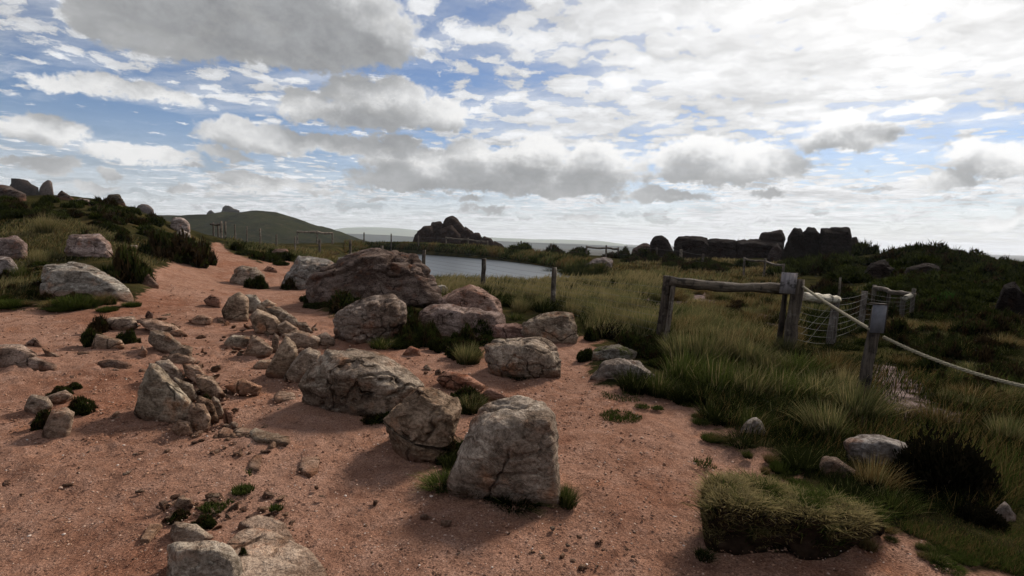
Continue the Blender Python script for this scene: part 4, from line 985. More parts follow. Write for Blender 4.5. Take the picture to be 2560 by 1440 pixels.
# strainer with the long log rail and a grey board
st = ground_empty('post_and_rail', 1800, 875, 'heavy log rail between two old posts with a grey board at its right end', 'fence', Y=8.4)
add_post(st, 1670, 690, 8.42, 0.075, seed=31, color=(0.75, 0.7, 0.66), lean=(-0.10, 0))
b = MB(); b.tube(jitter_line(at_depth(1683, 715, 8.30), np.array([at_depth(1668, 715, 8.3)[0], 8.26, float(H(at_depth(1668, 715, 8.3)[0], 8.26)) - .1]), 8, .01, 5), 0.038, 7, True, 5, .01)
o = link('side_batten', b.data('side_batten', M_WOOD, True, st.location[:]), (0, 0, 0), st); o.color = (1.25, 1.2, 1.15, 1)
add_post(st, 1996, 698, 8.30, 0.098, seed=37, color=(1.0, 0.95, 0.9), lean=(-0.09, 0), sides=10)
add_post(st, 1966, 712, 8.45, 0.045, seed=38, color=(0.5, 0.46, 0.42), lean=(-0.06, 0))
add_rail(st, at_depth(1676, 703, 8.36), at_depth(1972, 727, 8.40), 0.085, 41, color=(1.15, 1.1, 1.02))
cbp = at_depth(1971, 708, 8.20)
b = MB(); b.box((0, 0, 0), 0.26, 0.022, 0.335)
o = link('board', b.data('board', M_BOARD, False), cbp - np.array(st.location[:]), st); o.rotation_euler = (R(2), R(2.5), R(6)); o.color = (1.25, 1.2, 1.2, 1)
for sx in (-.115, .115):
    for sz in (-.15, 0, .15):
        b = MB(); b.tube([(sx, -.012, sz), (sx, -.017, sz)], 0.009, 8)
        link('nail', b.data('nail', M_WIRE), (0, 0, 0), o)
b = MB(); b.box((0, 0, 0), 0.20, 0.16, 0.06)
fp = hit(1655, 872); o = link('foot_block', b.data('foot_block', M_WOOD, False), np.array([fp[0], fp[1], fp[2] + .02]) - np.array(st.location[:]), st); o.rotation_euler = (R(3), R(5), R(20))

# return of the fence to the right, netting and far strainer
rf = ground_empty('wire_fence', 2085, 866, 'sagging stock netting on grey posts right of the heavy log rail', 'fence', Y=9.8)
p1 = add_post(rf, 2092, 741, 9.8, 0.075, seed=51, color=(1.35, 1.35, 1.4), lean=(-.06, 0))
add_post(rf, 2101, 694, 9.95, 0.022, seed=52, color=(1.1, 1.1, 1.0))
p2 = add_post(rf, 2162, 728, 11.6, 0.06, seed=53, color=(1.25, 1.25, 1.3), lean=(-.04, 0))
p3 = add_post(rf, 2259, 742, 12.4, 0.055, seed=54, color=(1.0, 1.0, 1.0), lean=(-.02, 0))
p4 = add_post(rf, 2285, 722, 12.6, 0.045, seed=55, color=(1.0, 1.0, 1.0))
add_rail(rf, at_depth(2006, 742, 8.5), at_depth(2094, 752, 9.7), 0.075, 57, M_BARE, sag=0.0)
cb2 = at_depth(2002, 715, 8.3)
for k in range(8):
    fz = 0.16 + 0.115 * k
    a_ = np.array([cb2[0] - .05, 8.35, 0.05 + fz * 1.0])
    add_wire(rf, [a_] + [f * (1 - fz) + t * fz + np.array([0, -.06, .1 * (1 - fz)]) for t, f in (p1, p2, p3, p4)], 0.0030, 0.035)
add_wire(rf, [at_depth(2096, 758, 9.7), at_depth(2018, 855, 8.6)], 0.003, 0.0, 'brace_wire')
add_wire(rf, [at_depth(2075, 765, 9.6), at_depth(2004, 835, 8.6)], 0.0025, 0.0, 'brace_wire')
sr = ground_empty('post_and_rail', 2225, 800, 'small weathered rail on two posts beyond the stock netting', 'fence', Y=14.0)
add_post(sr, 2187, 713, 14.2, 0.055, seed=61, color=(1.1, 1.1, 1.05)); add_post(sr, 2224, 724, 13.6, 0.045, seed=62, color=(1.0, 1.0, 1.0))
add_rail(sr, at_depth(2187, 718, 14.1), at_depth(2284, 738, 12.5), 0.06, 63, color=(1.2, 1.15, 1.1))
add_rail(sr, at_depth(2262, 746, 12.3), at_depth(2284, 736, 12.7), 0.055, 64, M_BARE, color=(.7, .7, .7), sag=0, name='rail_end', n=6)

# sign post carrying the rope
SPY = 5.75
sp = ground_empty('sign_post', 2168, 1000, 'leaning post with a blank grey plate, holding the rope', 'post', Y=SPY)
add_post(sp, 2197, 770, SPY, 0.062, seed=71, color=(0.85, 0.82, 0.8), lean=(-.12, 0), sides=10)
pl_c = at_depth(2196, 797, SPY - 0.09)
b = MB(); b.box((0, 0, 0), 0.155, 0.02, 0.315)
o = link('plate', b.data('plate', M_PLATE, False), pl_c - np.array(sp.location[:]), sp); o.rotation_euler = (0, R(2.5), R(4))
b = MB(); b.box((0, .02, .165), 0.175, 0.07, 0.014); k_ = link('top_strip', b.data('top_strip', M_WOOD, False), (0, 0, 0), o); k_.color = (.6, .55, .5, 1)
b = MB(); b.box((0.083, .012, 0), 0.014, 0.045, 0.315); k_ = link('edge_strip', b.data('edge_strip', M_WOOD, False), (0, 0, 0), o); k_.color = (.6, .55, .5, 1)

def rope(name, label, pts, rad=0.0125):
    pts = np.asarray(pts, float); m = MB()
    seg = np.linalg.norm(np.diff(pts, axis=0), axis=1); L = np.concatenate([[0], np.cumsum(seg)])
    s_ = np.arange(0, L[-1], 0.009); C = np.stack([np.interp(s_, L, pts[:, k]) for k in range(3)], 1)
    tan = np.gradient(C, axis=0); tan /= np.linalg.norm(tan, axis=1, keepdims=True)
    u = np.cross(tan, [0, 0, 1.0]); u /= np.linalg.norm(u, axis=1, keepdims=True); v = np.cross(u, tan)
    org = pts[0].copy(); root = empty(name, org, label, 'rope')
    for k in range(3):
        a = s_ / 0.11 * 2 * np.pi + k * 2 * np.pi / 3
        m = MB(); m.tube(C + rad * 0.80 * (np.cos(a)[:, None] * u + np.sin(a)[:, None] * v), rad * 0.66, 6, True)
        link('strand', m.data('strand', M_ROPE, True, org), (0, 0, 0), root)
def sagline(a, b_, sag, n=40):
    t = np.linspace(0, 1, n)[:, None]; p = a * (1 - t) + b_ * t; p[:, 2] -= sag * 4 * (t * (1 - t))[:, 0]; return p
ra, rb, rc = at_depth(2006, 716, 8.24), at_depth(2180, 826, SPY - .05), at_depth(2640, 982, 4.6)
rope('rope', 'upper length of twisted rope from the heavy rail post to the sign post', sagline(ra, rb, .015), 0.014)
rope('rope', 'lower length of twisted rope sagging from the sign post to the right edge', sagline(at_depth(2208, 842, SPY - .03), rc, .07, 60), 0.0135)

# far strainers and far fence
def strainer(label, posts, rails, Y, rad=0.07, col=(1.3, 1.25, 1.2), rr=0.06, rcol=None):
    r_ = ground_empty('post_and_rail', posts[len(posts) // 2][0], 640, label, 'fence', Y=Y if np.isscalar(Y) else Y[0])
    Ys = np.broadcast_to(np.asarray(Y, float), (len(posts),))
    for k, (px, yt) in enumerate(posts): add_post(r_, px, yt, Ys[k], rad, seed=80 + k + int(px) % 50, color=col)
    for k, (x0, y0, x1, y1, i, j) in enumerate(rails): add_rail(r_, at_depth(x0, y0, Ys[i] - .06), at_depth(x1, y1, Ys[j] - .06), rr, 90 + k + int(x0) % 40, color=rcol or col, sag=0.04)
strainer('white-looking rail on posts below the moorland hill', [(743, 577), (793, 576), (831, 581)], [(743, 579, 793, 580, 0, 1), (793, 581, 831, 583, 1, 2)], (56, 56, 57), .09, (1.8, 1.75, 1.7), .12, (2.6, 2.5, 2.4))
strainer('rail on three posts in front of the stacked boulder outcrop', [(1115, 592), (1170, 595), (1219, 602)], [(1115, 595, 1170, 599, 0, 1), (1170, 599, 1219, 605, 1, 2)], (63, 62, 61), .10, (1.4, 1.35, 1.3), .10)
strainer('rail on three posts beyond the right end of the pond', [(1467, 614), (1516, 613), (1546, 618)], [(1467, 618, 1516, 620, 0, 1), (1516, 619, 1546, 623, 1, 2)], (49, 48.5, 49), .08, (1.35, 1.3, 1.3), .09)
strainer('rail on three leaning posts below the tall dark crag', [(1862, 643), (1913, 646), (1959, 659)], [(1862, 648, 1913, 653, 0, 1), (1913, 654, 1959, 664, 1, 2)], (30.5, 29.5, 27.5), .065, (1.4, 1.35, 1.3), .06)
strainer('broken rail and posts at the head of the path', [(533, 556), (545, 557)], [(526, 560, 552, 561, 0, 1)], (37.5, 37.5), .06, (1.2, 1.15, 1.1), .07)
ff = ground_empty('wire_fence', 1303, 628, 'line of far thin posts round the back of the pond', 'fence', Y=57)
far_t = []
for k, (px, yt, Y) in enumerate(((910, 581, 66), (978, 584, 66), (1046, 589, 64), (1303, 602, 56), (1378, 608, 53), (1642, 618, 46), (1703, 624, 43), (1758, 634, 38))):
    far_t.append(add_post(ff, px, yt, Y, .085 if k != 6 else .12, seed=110 + k, color=(1.5, 1.45, 1.4) if k in (4, 6) else (.95, .92, .9)))
for fz in (0.45, 0.9):
    add_wire(ff, [f * (1 - fz) + t * fz for t, f in far_t], 0.006, 0.03)

# ================================================================== vegetation
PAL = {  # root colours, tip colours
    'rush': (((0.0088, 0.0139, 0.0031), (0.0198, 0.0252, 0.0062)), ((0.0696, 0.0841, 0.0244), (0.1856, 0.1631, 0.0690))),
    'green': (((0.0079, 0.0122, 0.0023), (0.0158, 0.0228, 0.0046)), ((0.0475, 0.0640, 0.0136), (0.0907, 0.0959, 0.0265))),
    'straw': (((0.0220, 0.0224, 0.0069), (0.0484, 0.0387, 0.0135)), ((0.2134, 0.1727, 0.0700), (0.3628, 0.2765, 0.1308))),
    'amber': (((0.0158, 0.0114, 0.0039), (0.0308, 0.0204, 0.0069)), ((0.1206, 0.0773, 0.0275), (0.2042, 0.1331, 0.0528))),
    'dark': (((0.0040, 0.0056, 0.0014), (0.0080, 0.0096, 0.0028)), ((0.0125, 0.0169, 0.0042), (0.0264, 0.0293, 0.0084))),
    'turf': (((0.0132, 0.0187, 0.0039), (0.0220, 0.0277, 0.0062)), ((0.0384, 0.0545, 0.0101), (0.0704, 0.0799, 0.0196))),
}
def pick(pal, n, k, rs):
    a, b = np.array(PAL[pal][k]); return a + (b - a) * rs.random((n, 1)) * np.array([1, 1, 1])
def blades(B, h, ang, bend, w, pal, rs, segs=3, face=None):
    """tapered curved grass blades: bases B, height h, leaning towards ang by bend"""
    n = len(B); h = np.broadcast_to(h, n); bend = np.broadcast_to(bend, n); w = np.broadcast_to(w, n)
    t = np.linspace(0, 1, segs + 1)
    dirv = np.stack([np.cos(ang), np.sin(ang)], 1)
    fa = ang + np.pi / 2 + rs.normal(0, 0.5, n) if face is None else face
    side = np.stack([np.cos(fa), np.sin(fa), np.zeros(n)], 1)
    C = np.zeros((n, segs + 1, 3))
    C[..., :2] = B[:, None, :2] + dirv[:, None] * (bend * h)[:, None, None] * (t ** 1.7)[None, :, None]
    C[..., 2] = B[:, None, 2] + h[:, None] * (t * (1 - 0.28 * np.clip(bend, 0, 1.6)[:, None] * t))
    wd = w[:, None] * (1 - t ** 1.6)[None] * 0.5
    Lf = C - side[:, None] * wd[..., None]; Rt = C + side[:, None] * wd[..., None]
    V = np.concatenate([np.stack([Lf[:, :-1], Rt[:, :-1]], 2).reshape(n, -1, 3), C[:, -1:]], 1)     # 2*segs+1 per blade
    k = 2 * segs + 1; F = []
    for s_ in range(segs - 1):
        a = 2 * s_; F += [(a, a + 1, a + 3), (a, a + 3, a + 2)]
    F.append((2 * segs - 2, 2 * segs - 1, 2 * segs))
    F = (np.array(F)[None] + np.arange(n)[:, None, None] * k).reshape(-1, 3)
    c0 = pick(pal, n, 0, rs) if isinstance(pal, str) else pal[0]; c1 = pick(pal, n, 1, rs) if isinstance(pal, str) else pal[1]
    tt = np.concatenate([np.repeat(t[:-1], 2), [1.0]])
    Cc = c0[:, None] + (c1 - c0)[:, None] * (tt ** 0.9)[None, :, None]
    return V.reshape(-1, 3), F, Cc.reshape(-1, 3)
def join(parts):
    n = 0; Vs, Fs, Cs = [], [], []
    for V, F, C in parts: Vs.append(V); Fs.append(F + n); Cs.append(C); n += len(V)
    return np.concatenate(Vs), np.concatenate(Fs), np.concatenate(Cs)

def tussock_data(name, pals, n, seed, r0=0.32, bend=0.55, wid=0.016, wind=0.18):
    rs = np.random.default_rng(seed); parts = []
    for pal, fr in pals:
        m = int(n * fr); a = rs.random(m) * 2 * np.pi; rr = r0 * np.sqrt(rs.random(m))
        B = np.stack([np.cos(a) * rr, np.sin(a) * rr, np.full(m, -0.04)], 1)
        out = rr / r0
        dx_ = np.cos(a) * out + wind * 1.6 + rs.normal(0, .25, m); dy_ = np.sin(a) * out + rs.normal(0, .25, m)
        parts.append(blades(B, rs.uniform(.45, 1.08, m) * (1 - .25 * out), np.arctan2(dy_, dx_), bend * np.hypot(dx_, dy_) * rs.uniform(.5, 1.3, m), rs.uniform(.6, 1.3, m) * wid, pal, rs))
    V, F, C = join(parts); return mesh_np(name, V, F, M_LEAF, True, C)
TUS = {}
for kind, pals, n, r0, bend, wid in (('rush', (('rush', .75), ('straw', .25)), 620, .34, .55, .020), ('green', (('green', .9), ('straw', .1)), 560, .42, .60, .022), ('straw', (('straw', .7), ('rush', .3)), 560, .30, .50, .017),
                                     ('amber', (('amber', .75), ('straw', .15), ('rush', .1)), 560, .40, .65, .020), ('dark', (('dark', .9), ('rush', .1)), 560, .42, .7, .024), ('turf', (('turf', 1.0),), 700, .8, .5, .05)):
    TUS[kind] = [tussock_data('grass_' + kind, pals, n, 100 + k * 7 + len(kind), r0, bend, wid) for k in range(3)]
def put_tussock(p, h, w, kind, label, group=None, cat='grass', rs=random, name='grass_tussock', tint=None):
    o = link(name, rs.choice(TUS[kind]), p); o.rotation_euler = (0, 0, rs.uniform(-.5, .5) if rs.random() < .7 else rs.uniform(2.6, 3.6))
    o.scale = (w, w, h); v = rs.uniform(.8, 1.2); o.color = (*(tint or (v, v, v)), 1)
    return tag(o, label, cat, group)
def px_tussock(px, py, wpx, hpx, kind, label, group=None, tint=None):
    p = hit(px, py); k = p[1] / FPX
    if group and poly_sd(p[0], p[1], TRAILS[0]) < .12: return None
    return put_tussock(p, hpx * k * 1.1, wpx * k * 0.85, kind, label, group, tint=tint)

def bush_data(name, seed, n, spr, palA, palB, flat=0.75, mix=0.3, core=True, lump=0.22, dome=False):
    """a heath shrub: lumpy mound of short leafy sprigs over a dark woody core, unit radius"""
    rs = np.random.default_rng(seed)
    nl = 9; la = rs.random(nl) * 6.283; lr = np.sqrt(rs.random(nl)) * 0.74; lr[0] = 0
    lc = np.stack([np.cos(la) * lr, np.sin(la) * lr, rs.uniform(-.05, .18, nl)], 1); rad = rs.uniform(.26, .50, nl) * (1.05 - .45 * lr); rad[0] = .52
    hs = rs.uniform(.8, 1.25, nl) * flat * 1.35 * (1 - 0.25 * lr)
    if dome: lc[:, :2] *= .45; rad = rad * .55 + .42; hs[:] = flat
    li = rs.choice(nl, n, p=rad ** 2 / (rad ** 2).sum())
    d_ = rs.normal(size=(n, 3)); d_[:, 2] = np.abs(d_[:, 2]) - 0.1; d_ /= np.linalg.norm(d_, axis=1, keepdims=True)
    f = lambda q: 1 + lump * fbm(q * 1.9 + seed, 3, seed) + 0.10 * fbm(q * 6 + seed, 2, seed + 1)
    r = f(d_ + li[:, None] * 3.1) * rs.uniform(.74, 1.06, n) * rad[li]
    P = lc[li] + d_ * r[:, None] * np.stack([np.ones(n), np.ones(n), hs[li]], 1)
    o_ = d_ * 0.7 + rs.normal(0, .45, (n, 3)) + np.array([0, 0, .6]); o_ /= np.linalg.norm(o_, axis=1, keepdims=True)
    s_ = np.cross(o_, rs.normal(size=(n, 3))); s_ /= np.linalg.norm(s_, axis=1, keepdims=True)
    lng = rs.random(n) < .14
    L = spr * np.where(lng, rs.uniform(1.6, 3.0, n), rs.uniform(.55, 1.3, n))[:, None]; w = spr * np.where(lng, .16, .34)[:, None]
    V = np.stack([P - s_ * w * .5 - o_ * L * .35, P + s_ * w * .5 - o_ * L * .35, P + s_ * w + o_ * L * .25, P + o_ * L, P - s_ * w + o_ * L * .25], 1).reshape(-1, 3)
    F = (np.array([(0, 1, 2), (0, 2, 4), (4, 2, 3)])[None] + np.arange(n)[:, None, None] * 5).reshape(-1, 3)
    patch = (fbm(P * 1.6 + seed * 2, 3, seed + 5) > (0.5 - mix) * .5)[:, None]
    cA = np.array(palA[0]) + (np.array(palA[1]) - np.array(palA[0])) * rs.random((n, 1)); cB = np.array(palB[0]) + (np.array(palB[1]) - np.array(palB[0])) * rs.random((n, 1))
    c = np.where(patch, cB, cA); C = np.repeat(c, 5, 0)
    D, Fi = ico(4 if n > 2500 else 3)
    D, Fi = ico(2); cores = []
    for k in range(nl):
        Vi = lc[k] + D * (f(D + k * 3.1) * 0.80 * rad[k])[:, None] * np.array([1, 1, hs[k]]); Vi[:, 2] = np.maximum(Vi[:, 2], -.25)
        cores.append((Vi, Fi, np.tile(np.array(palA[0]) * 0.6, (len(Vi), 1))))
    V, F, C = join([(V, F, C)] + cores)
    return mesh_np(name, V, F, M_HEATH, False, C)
HEA = ((0.006, 0.009, 0.003), (0.044, 0.049, 0.013)); HEB = ((0.014, 0.010, 0.005), (0.048, 0.031, 0.014)); MOS = ((0.011, 0.015, 0.003), (0.050, 0.056, 0.013)); BLK = ((0.006, 0.006, 0.003), (0.014, 0.011, 0.006)); FRN = ((0.022, 0.055, 0.010), (0.045, 0.095, 0.018))
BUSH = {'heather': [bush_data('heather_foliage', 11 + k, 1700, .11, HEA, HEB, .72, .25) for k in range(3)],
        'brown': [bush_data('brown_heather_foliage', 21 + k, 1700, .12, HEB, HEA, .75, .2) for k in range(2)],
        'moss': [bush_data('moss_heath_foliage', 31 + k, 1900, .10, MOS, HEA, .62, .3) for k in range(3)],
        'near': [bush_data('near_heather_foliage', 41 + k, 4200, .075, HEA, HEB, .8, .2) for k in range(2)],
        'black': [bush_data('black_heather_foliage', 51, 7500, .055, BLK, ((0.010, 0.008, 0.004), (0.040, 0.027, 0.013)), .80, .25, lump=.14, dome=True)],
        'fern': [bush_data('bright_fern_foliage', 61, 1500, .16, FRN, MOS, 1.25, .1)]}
STEM = None
def stem_data():
    m = MB(); rs = np.random.default_rng(4)
    for k in range(9):
        a = rs.uniform(0, 6.28); r = rs.uniform(.2, .6)
        m.tube([(0.08 * math.cos(a), .08 * math.sin(a), -.15), (r * .5 * math.cos(a), r * .5 * math.sin(a), .18), (r * math.cos(a), r * math.sin(a), .36)], [.035, .022, .008], 5)
    return m.data('woody_stems', M_STEM)
STEM = stem_data()
def put_bush(p, w, h, kind, label, group=None, parts=False, cat='shrub', name='heather_bush', tint=None):
    da = random.choice(BUSH[kind]); rz = random.uniform(0, 6.28); sc = (w / 1.75, w / 1.75 * random.uniform(.8, 1.1), h / da_flat[kind])
    v = random.uniform(.8, 1.25); col = (*(tint or (v, v, v)), 1)
    if parts:
        e_ = empty(name, p, label, cat, group); e_.rotation_euler = (0, 0, rz)
        f_ = link('foliage', da, (0, 0, 0), e_); s_ = link('woody_stems', STEM, (0, 0, 0), e_)
        f_.scale = sc; s_.scale = sc; f_.color = col; return e_
    o = link(name, da, p); o.rotation_euler = (0, 0, rz); o.scale = sc; o.color = col
    return tag(o, label, cat, group)
da_flat = {'heather': .62, 'brown': .64, 'moss': .55, 'near': .68, 'black': .80, 'fern': 1.0}
def px_bush(px, py, wpx, hpx, kind, label, group=None, parts=False, name='heather_bush', tint=None, cat='shrub', up=0.0):
    if group:
        q_ = hit(px, py)
        if poly_sd(q_[0], q_[1], TRAILS[0]) < .2: return None
    if kind == 'near': wpx, hpx = wpx * 1.15, hpx * .85
    p = hit(px, py); k = p[1] / FPX; p = p.copy(); p[1] += wpx * k * .25; p[2] = float(H(p[0], p[1])) + up - .10 * hpx * k
    return put_bush(p, wpx * k, hpx * k, kind, label, group, parts, cat, name, tint)

def in_poly(n, poly, seed, dens=None):
    rs = np.random.default_rng(seed); poly = np.array(poly, float); out = []
    lo, hi = poly.min(0), poly.max(0); got = 0
    while got < n:
        q = lo + (hi - lo) * rs.random((n * 3, 2)); q = q[poly_sd(q[:, 0], q[:, 1], poly) < 0]
        out.append(q); got += len(q)
    return np.concatenate(out)[:n]

# --- shrubs one can pick out
for a in ((205, 645, 66, 58, 'heather', 'dark green bush left of the pinkish hillside boulder'), (300, 712, 105, 88, 'heather', 'dark green bush growing over the right end of the ribbed slab'), (345, 708, 60, 48, 'brown', 'brown bush touching the path bank right of the ribbed slab'),
          (440, 655, 120, 74, 'brown', 'wide dark heather on the bank above the path'), (385, 640, 80, 62, 'heather', 'heather in the middle of the bank above the path'), (500, 655, 62, 56, 'brown', 'last heather of the bank, overhanging the path'), (300, 610, 44, 34, 'heather', 'small round black-green bush above the ribbed slab'),
          (591, 628, 44, 26, 'heather', 'round black bush right of the path by the first posts'), (642, 722, 50, 42, 'near', 'dark bush at the right foot of the small grey boulder'), (655, 650, 70, 24, 'heather', 'low heather right of the path under the brown rock'),
          (610, 640, 50, 16, 'moss', 'flat mossy heather beside the round black bush'), (720, 652, 46, 26, 'heather', 'heather right of the brown rock by the fence')):
    px_bush(*a, parts=True)
for a in ((216, 866, 52, 62, 'near', 'twiggy bush at the left of the lens-shaped stone'), (235, 830, 56, 44, 'brown', 'brown twiggy bush behind the lens-shaped stone'), (318, 862, 42, 48, 'near', 'dark bush at the right of the lens-shaped stone'), (398, 822, 44, 22, 'near', 'small heather sprig by the path above the small heap'),
          (415, 872, 60, 22, 'near', 'dark moss tuft between stones of the small heap'), (100, 1072, 62, 62, 'near', 'dark heather left of the wedge-shaped stone'), (186, 1035, 62, 52, 'near', 'dark heather right of the wedge-shaped stone'), (138, 992, 50, 32, 'near', 'heather at the back of the clump near the left edge'), (178, 975, 36, 24, 'near', 'tiny heather top right of the clump near the left edge'),
          (462, 1025, 26, 44, 'near', 'dark plant in the cleft of the jagged outcrop'), (510, 1020, 34, 42, 'near', 'dark plant behind the front block of the jagged outcrop'), (603, 1420, 36, 70, 'near', 'twiggy sprig between the two slabs at the bottom edge'), (500, 1318, 58, 30, 'near', 'dark sprig behind the layered block at the bottom edge'), (440, 1300, 50, 22, 'brown', 'brown sprig left behind the layered block at the bottom edge'),
          (765, 945, 56, 70, 'near', 'black moss in the gap between the split slabs and the long boulder'), (1205, 848, 105, 68, 'near', 'dark heather spilling over the low flat boulder'), (1150, 895, 90, 62, 'near', 'dark tangle under the low flat boulder'), (1020, 850, 100, 62, 'near', 'dark growth between the pink boulder and the low flat boulder'),
          (850, 785, 130, 46, 'heather', 'dark heather along the foot of the largest boulder'), (720, 725, 46, 30, 'brown', 'brown heather under the leaning grey boulder'), (1260, 905, 60, 50, 'near', 'dark plants in the shadow left of the speckled boulder'), (1180, 1030, 70, 44, 'near', 'dark green plants between the cracked and domed boulders'),
          (1535, 850, 130, 44, 'black', 'low black bush beyond the sandy gap'), (1470, 905, 46, 46, 'near', 'dark bush left of the mossy rock'), (970, 1005, 90, 36, 'near', 'dark mossy growth on the shoulder of the long sloping boulder'), (900, 1045, 60, 36, 'near', 'dark growth beneath the long sloping boulder')):
    px_bush(*a, parts=True)
px_bush(2405, 1262, 290, 200, 'black', 'big round black heather bush at the right', parts=True)
px_bush(2362, 772, 58, 56, 'fern', 'bright green fern-like shrub on the right slope', parts=True, name='fern_shrub')
px_bush(2470, 1330, 130, 70, 'black', 'low black heather near the lower right corner', parts=True)
# --- hillside heather, left
for k, (x, y) in enumerate(in_poly(52, [(0, 505), (120, 503), (280, 515), (390, 552), (470, 598), (440, 612), (380, 600), (280, 585), (170, 552), (0, 552)], 5)):
    kd_ = random.choice(['heather', 'moss', 'brown', 'moss'])
    px_bush(x, y, random.uniform(34, 66), random.uniform(13, 25), kd_, {'heather': 'dark green heather', 'brown': 'brown heather', 'moss': 'mossy green heath clump'}[kd_] + ' among the others covering the left hillside', 'heather on the left hillside')
for k, (x, y) in enumerate(in_poly(20, [(0, 690), (90, 650), (100, 745), (230, 760), (330, 752), (300, 765), (0, 765)], 15)):
    px_bush(x, y, random.uniform(22, 50), random.uniform(12, 30), random.choice(['heather', 'brown', 'moss']), 'small plant on the grassy bank round the ribbed slab', 'small plants round the ribbed slab')
# --- heath mounds, right
for k, (x, y) in enumerate(in_poly(105, [(2140, 650), (2225, 632), (2350, 640), (2450, 652), (2560, 672), (2640, 690), (2620, 820), (2480, 800), (2300, 790), (2200, 740), (2120, 700), (1960, 690), (1980, 668)], 25)):
    kd_ = random.choice(['moss', 'moss', 'heather'])
    px_bush(x, y, random.uniform(60, 130), random.uniform(22, 40), kd_, ('mossy green' if kd_ == 'moss' else 'dark heathery') + ' mound among the others on the right slope', 'heath mounds on the right slope', name='heath_mound')
for k, (x, y) in enumerate(in_poly(52, [(2010, 720), (2200, 760), (2560, 810), (2560, 1010), (2400, 970), (2240, 880), (2120, 800)], 35)):
    px_bush(x, y, random.uniform(50, 110), random.uniform(26, 55), random.choice(['brown', 'heather', 'heather']), 'brown-green heather on the slope behind the rope', 'heather behind the rope')
for k, (x, y) in enumerate(in_poly(36, [(1230, 622), (1300, 626), (1420, 632), (1560, 640), (1700, 655), (1820, 665), (1940, 664), (1800, 690), (1560, 655), (1380, 640)], 45)):
    px_bush(x, y, random.uniform(36, 80), random.uniform(12, 26), random.choice(['moss', 'heather', 'heather', 'brown']), 'low heath clump in the field before the skyline crags', 'heath clumps before the skyline crags', name='heath_mound')
for k, x in enumerate((1845, 1880, 1915, 1790, 2150, 2175)):
    px_bush(x, 640 if x < 2000 else 638, 60, 40, 'moss', 'mossy heath clump crowning the skyline beside the crags', 'mossy clumps on the crag skyline', name='heath_mound')

# --- grass tussocks one can pick out
TL_ = [(120, 585, 80, 62, 'straw', 'pale straw tussock standing out on the left hillside'), (95, 665, 60, 56, 'straw', 'straw tussock left of the ribbed slab'), (125, 655, 70, 40, 'rush', 'green tussock behind the left end of the ribbed slab'), (50, 700, 40, 50, 'green', 'green plants at the left end of the ribbed slab'),
       (200, 768, 70, 40, 'turf', 'bright green plant below the ribbed slab'), (265, 762, 60, 36, 'amber', 'brown grass under the right end of the ribbed slab'), (1290, 805, 40, 32, 'green', 'green tuft between the low flat boulder and the pale buff boulder'),
       (1170, 905, 100, 60, 'rush', 'pale green tuft in the hollow left of the speckled boulder'), (1080, 825, 40, 30, 'green', 'green tuft at the left end of the low flat boulder'), (1000, 1000, 90, 44, 'amber', 'brownish tuft on the shoulder of the long sloping boulder'), (1180, 1025, 80, 50, 'rush', 'green tuft wedged behind the domed boulder'),
       (1190, 1225, 130, 44, 'dark', 'dark tuft at the left foot of the domed boulder'), (1290, 1255, 150, 40, 'dark', 'dark tuft under the front of the domed boulder'), (1412, 1255, 60, 60, 'green', 'bright tuft at the right foot of the domed boulder'), (1135, 1140, 50, 50, 'dark', 'dark tuft in the gap left of the domed boulder'),
       (1590, 975, 110, 70, 'dark', 'dark tuft in front of the pale-topped rock'), (1650, 985, 90, 70, 'green', 'green tuft right of the pale-topped rock'), (1880, 1075, 110, 66, 'green', 'tuft behind the pointed pale stone'), (1850, 1110, 100, 34, 'dark', 'low tuft in front of the pointed pale stone'),
       (795, 760, 60, 30, 'amber', 'brown grass at the left foot of the largest boulder'), (960, 775, 60, 30, 'amber', 'amber tuft in front of the largest boulder'), (960, 868, 90, 30, 'green', 'green tuft under the rounded pinkish boulder'), (1420, 845, 60, 60, 'green', 'green tuft right of the pale buff boulder'),
       (2150, 1050, 170, 120, 'rush', 'tall pale rush tussock at the foot of the sign post'), (2060, 1090, 150, 110, 'rush', 'wide rush tussock left of the sign post foot'), (2010, 1170, 120, 70, 'dark', 'dark tussock left of the angular brown block'), (2190, 1230, 120, 110, 'amber', 'seeding grass in front of the smooth pale boulder'), (2120, 1260, 130, 70, 'dark', 'dark tussock in front of the angular brown block'),
       (2230, 1280, 120, 70, 'green', 'green tussock between the turf block and the black bush'), (2520, 1110, 120, 90, 'rush', 'pale rush tussock at the right edge above the black bush'), (2330, 1060, 120, 60, 'amber', 'amber tussock right of the bare peat trail'), (2440, 1010, 130, 60, 'amber', 'amber tussock under the lower rope')]
for a in TL_: px_tussock(*a)
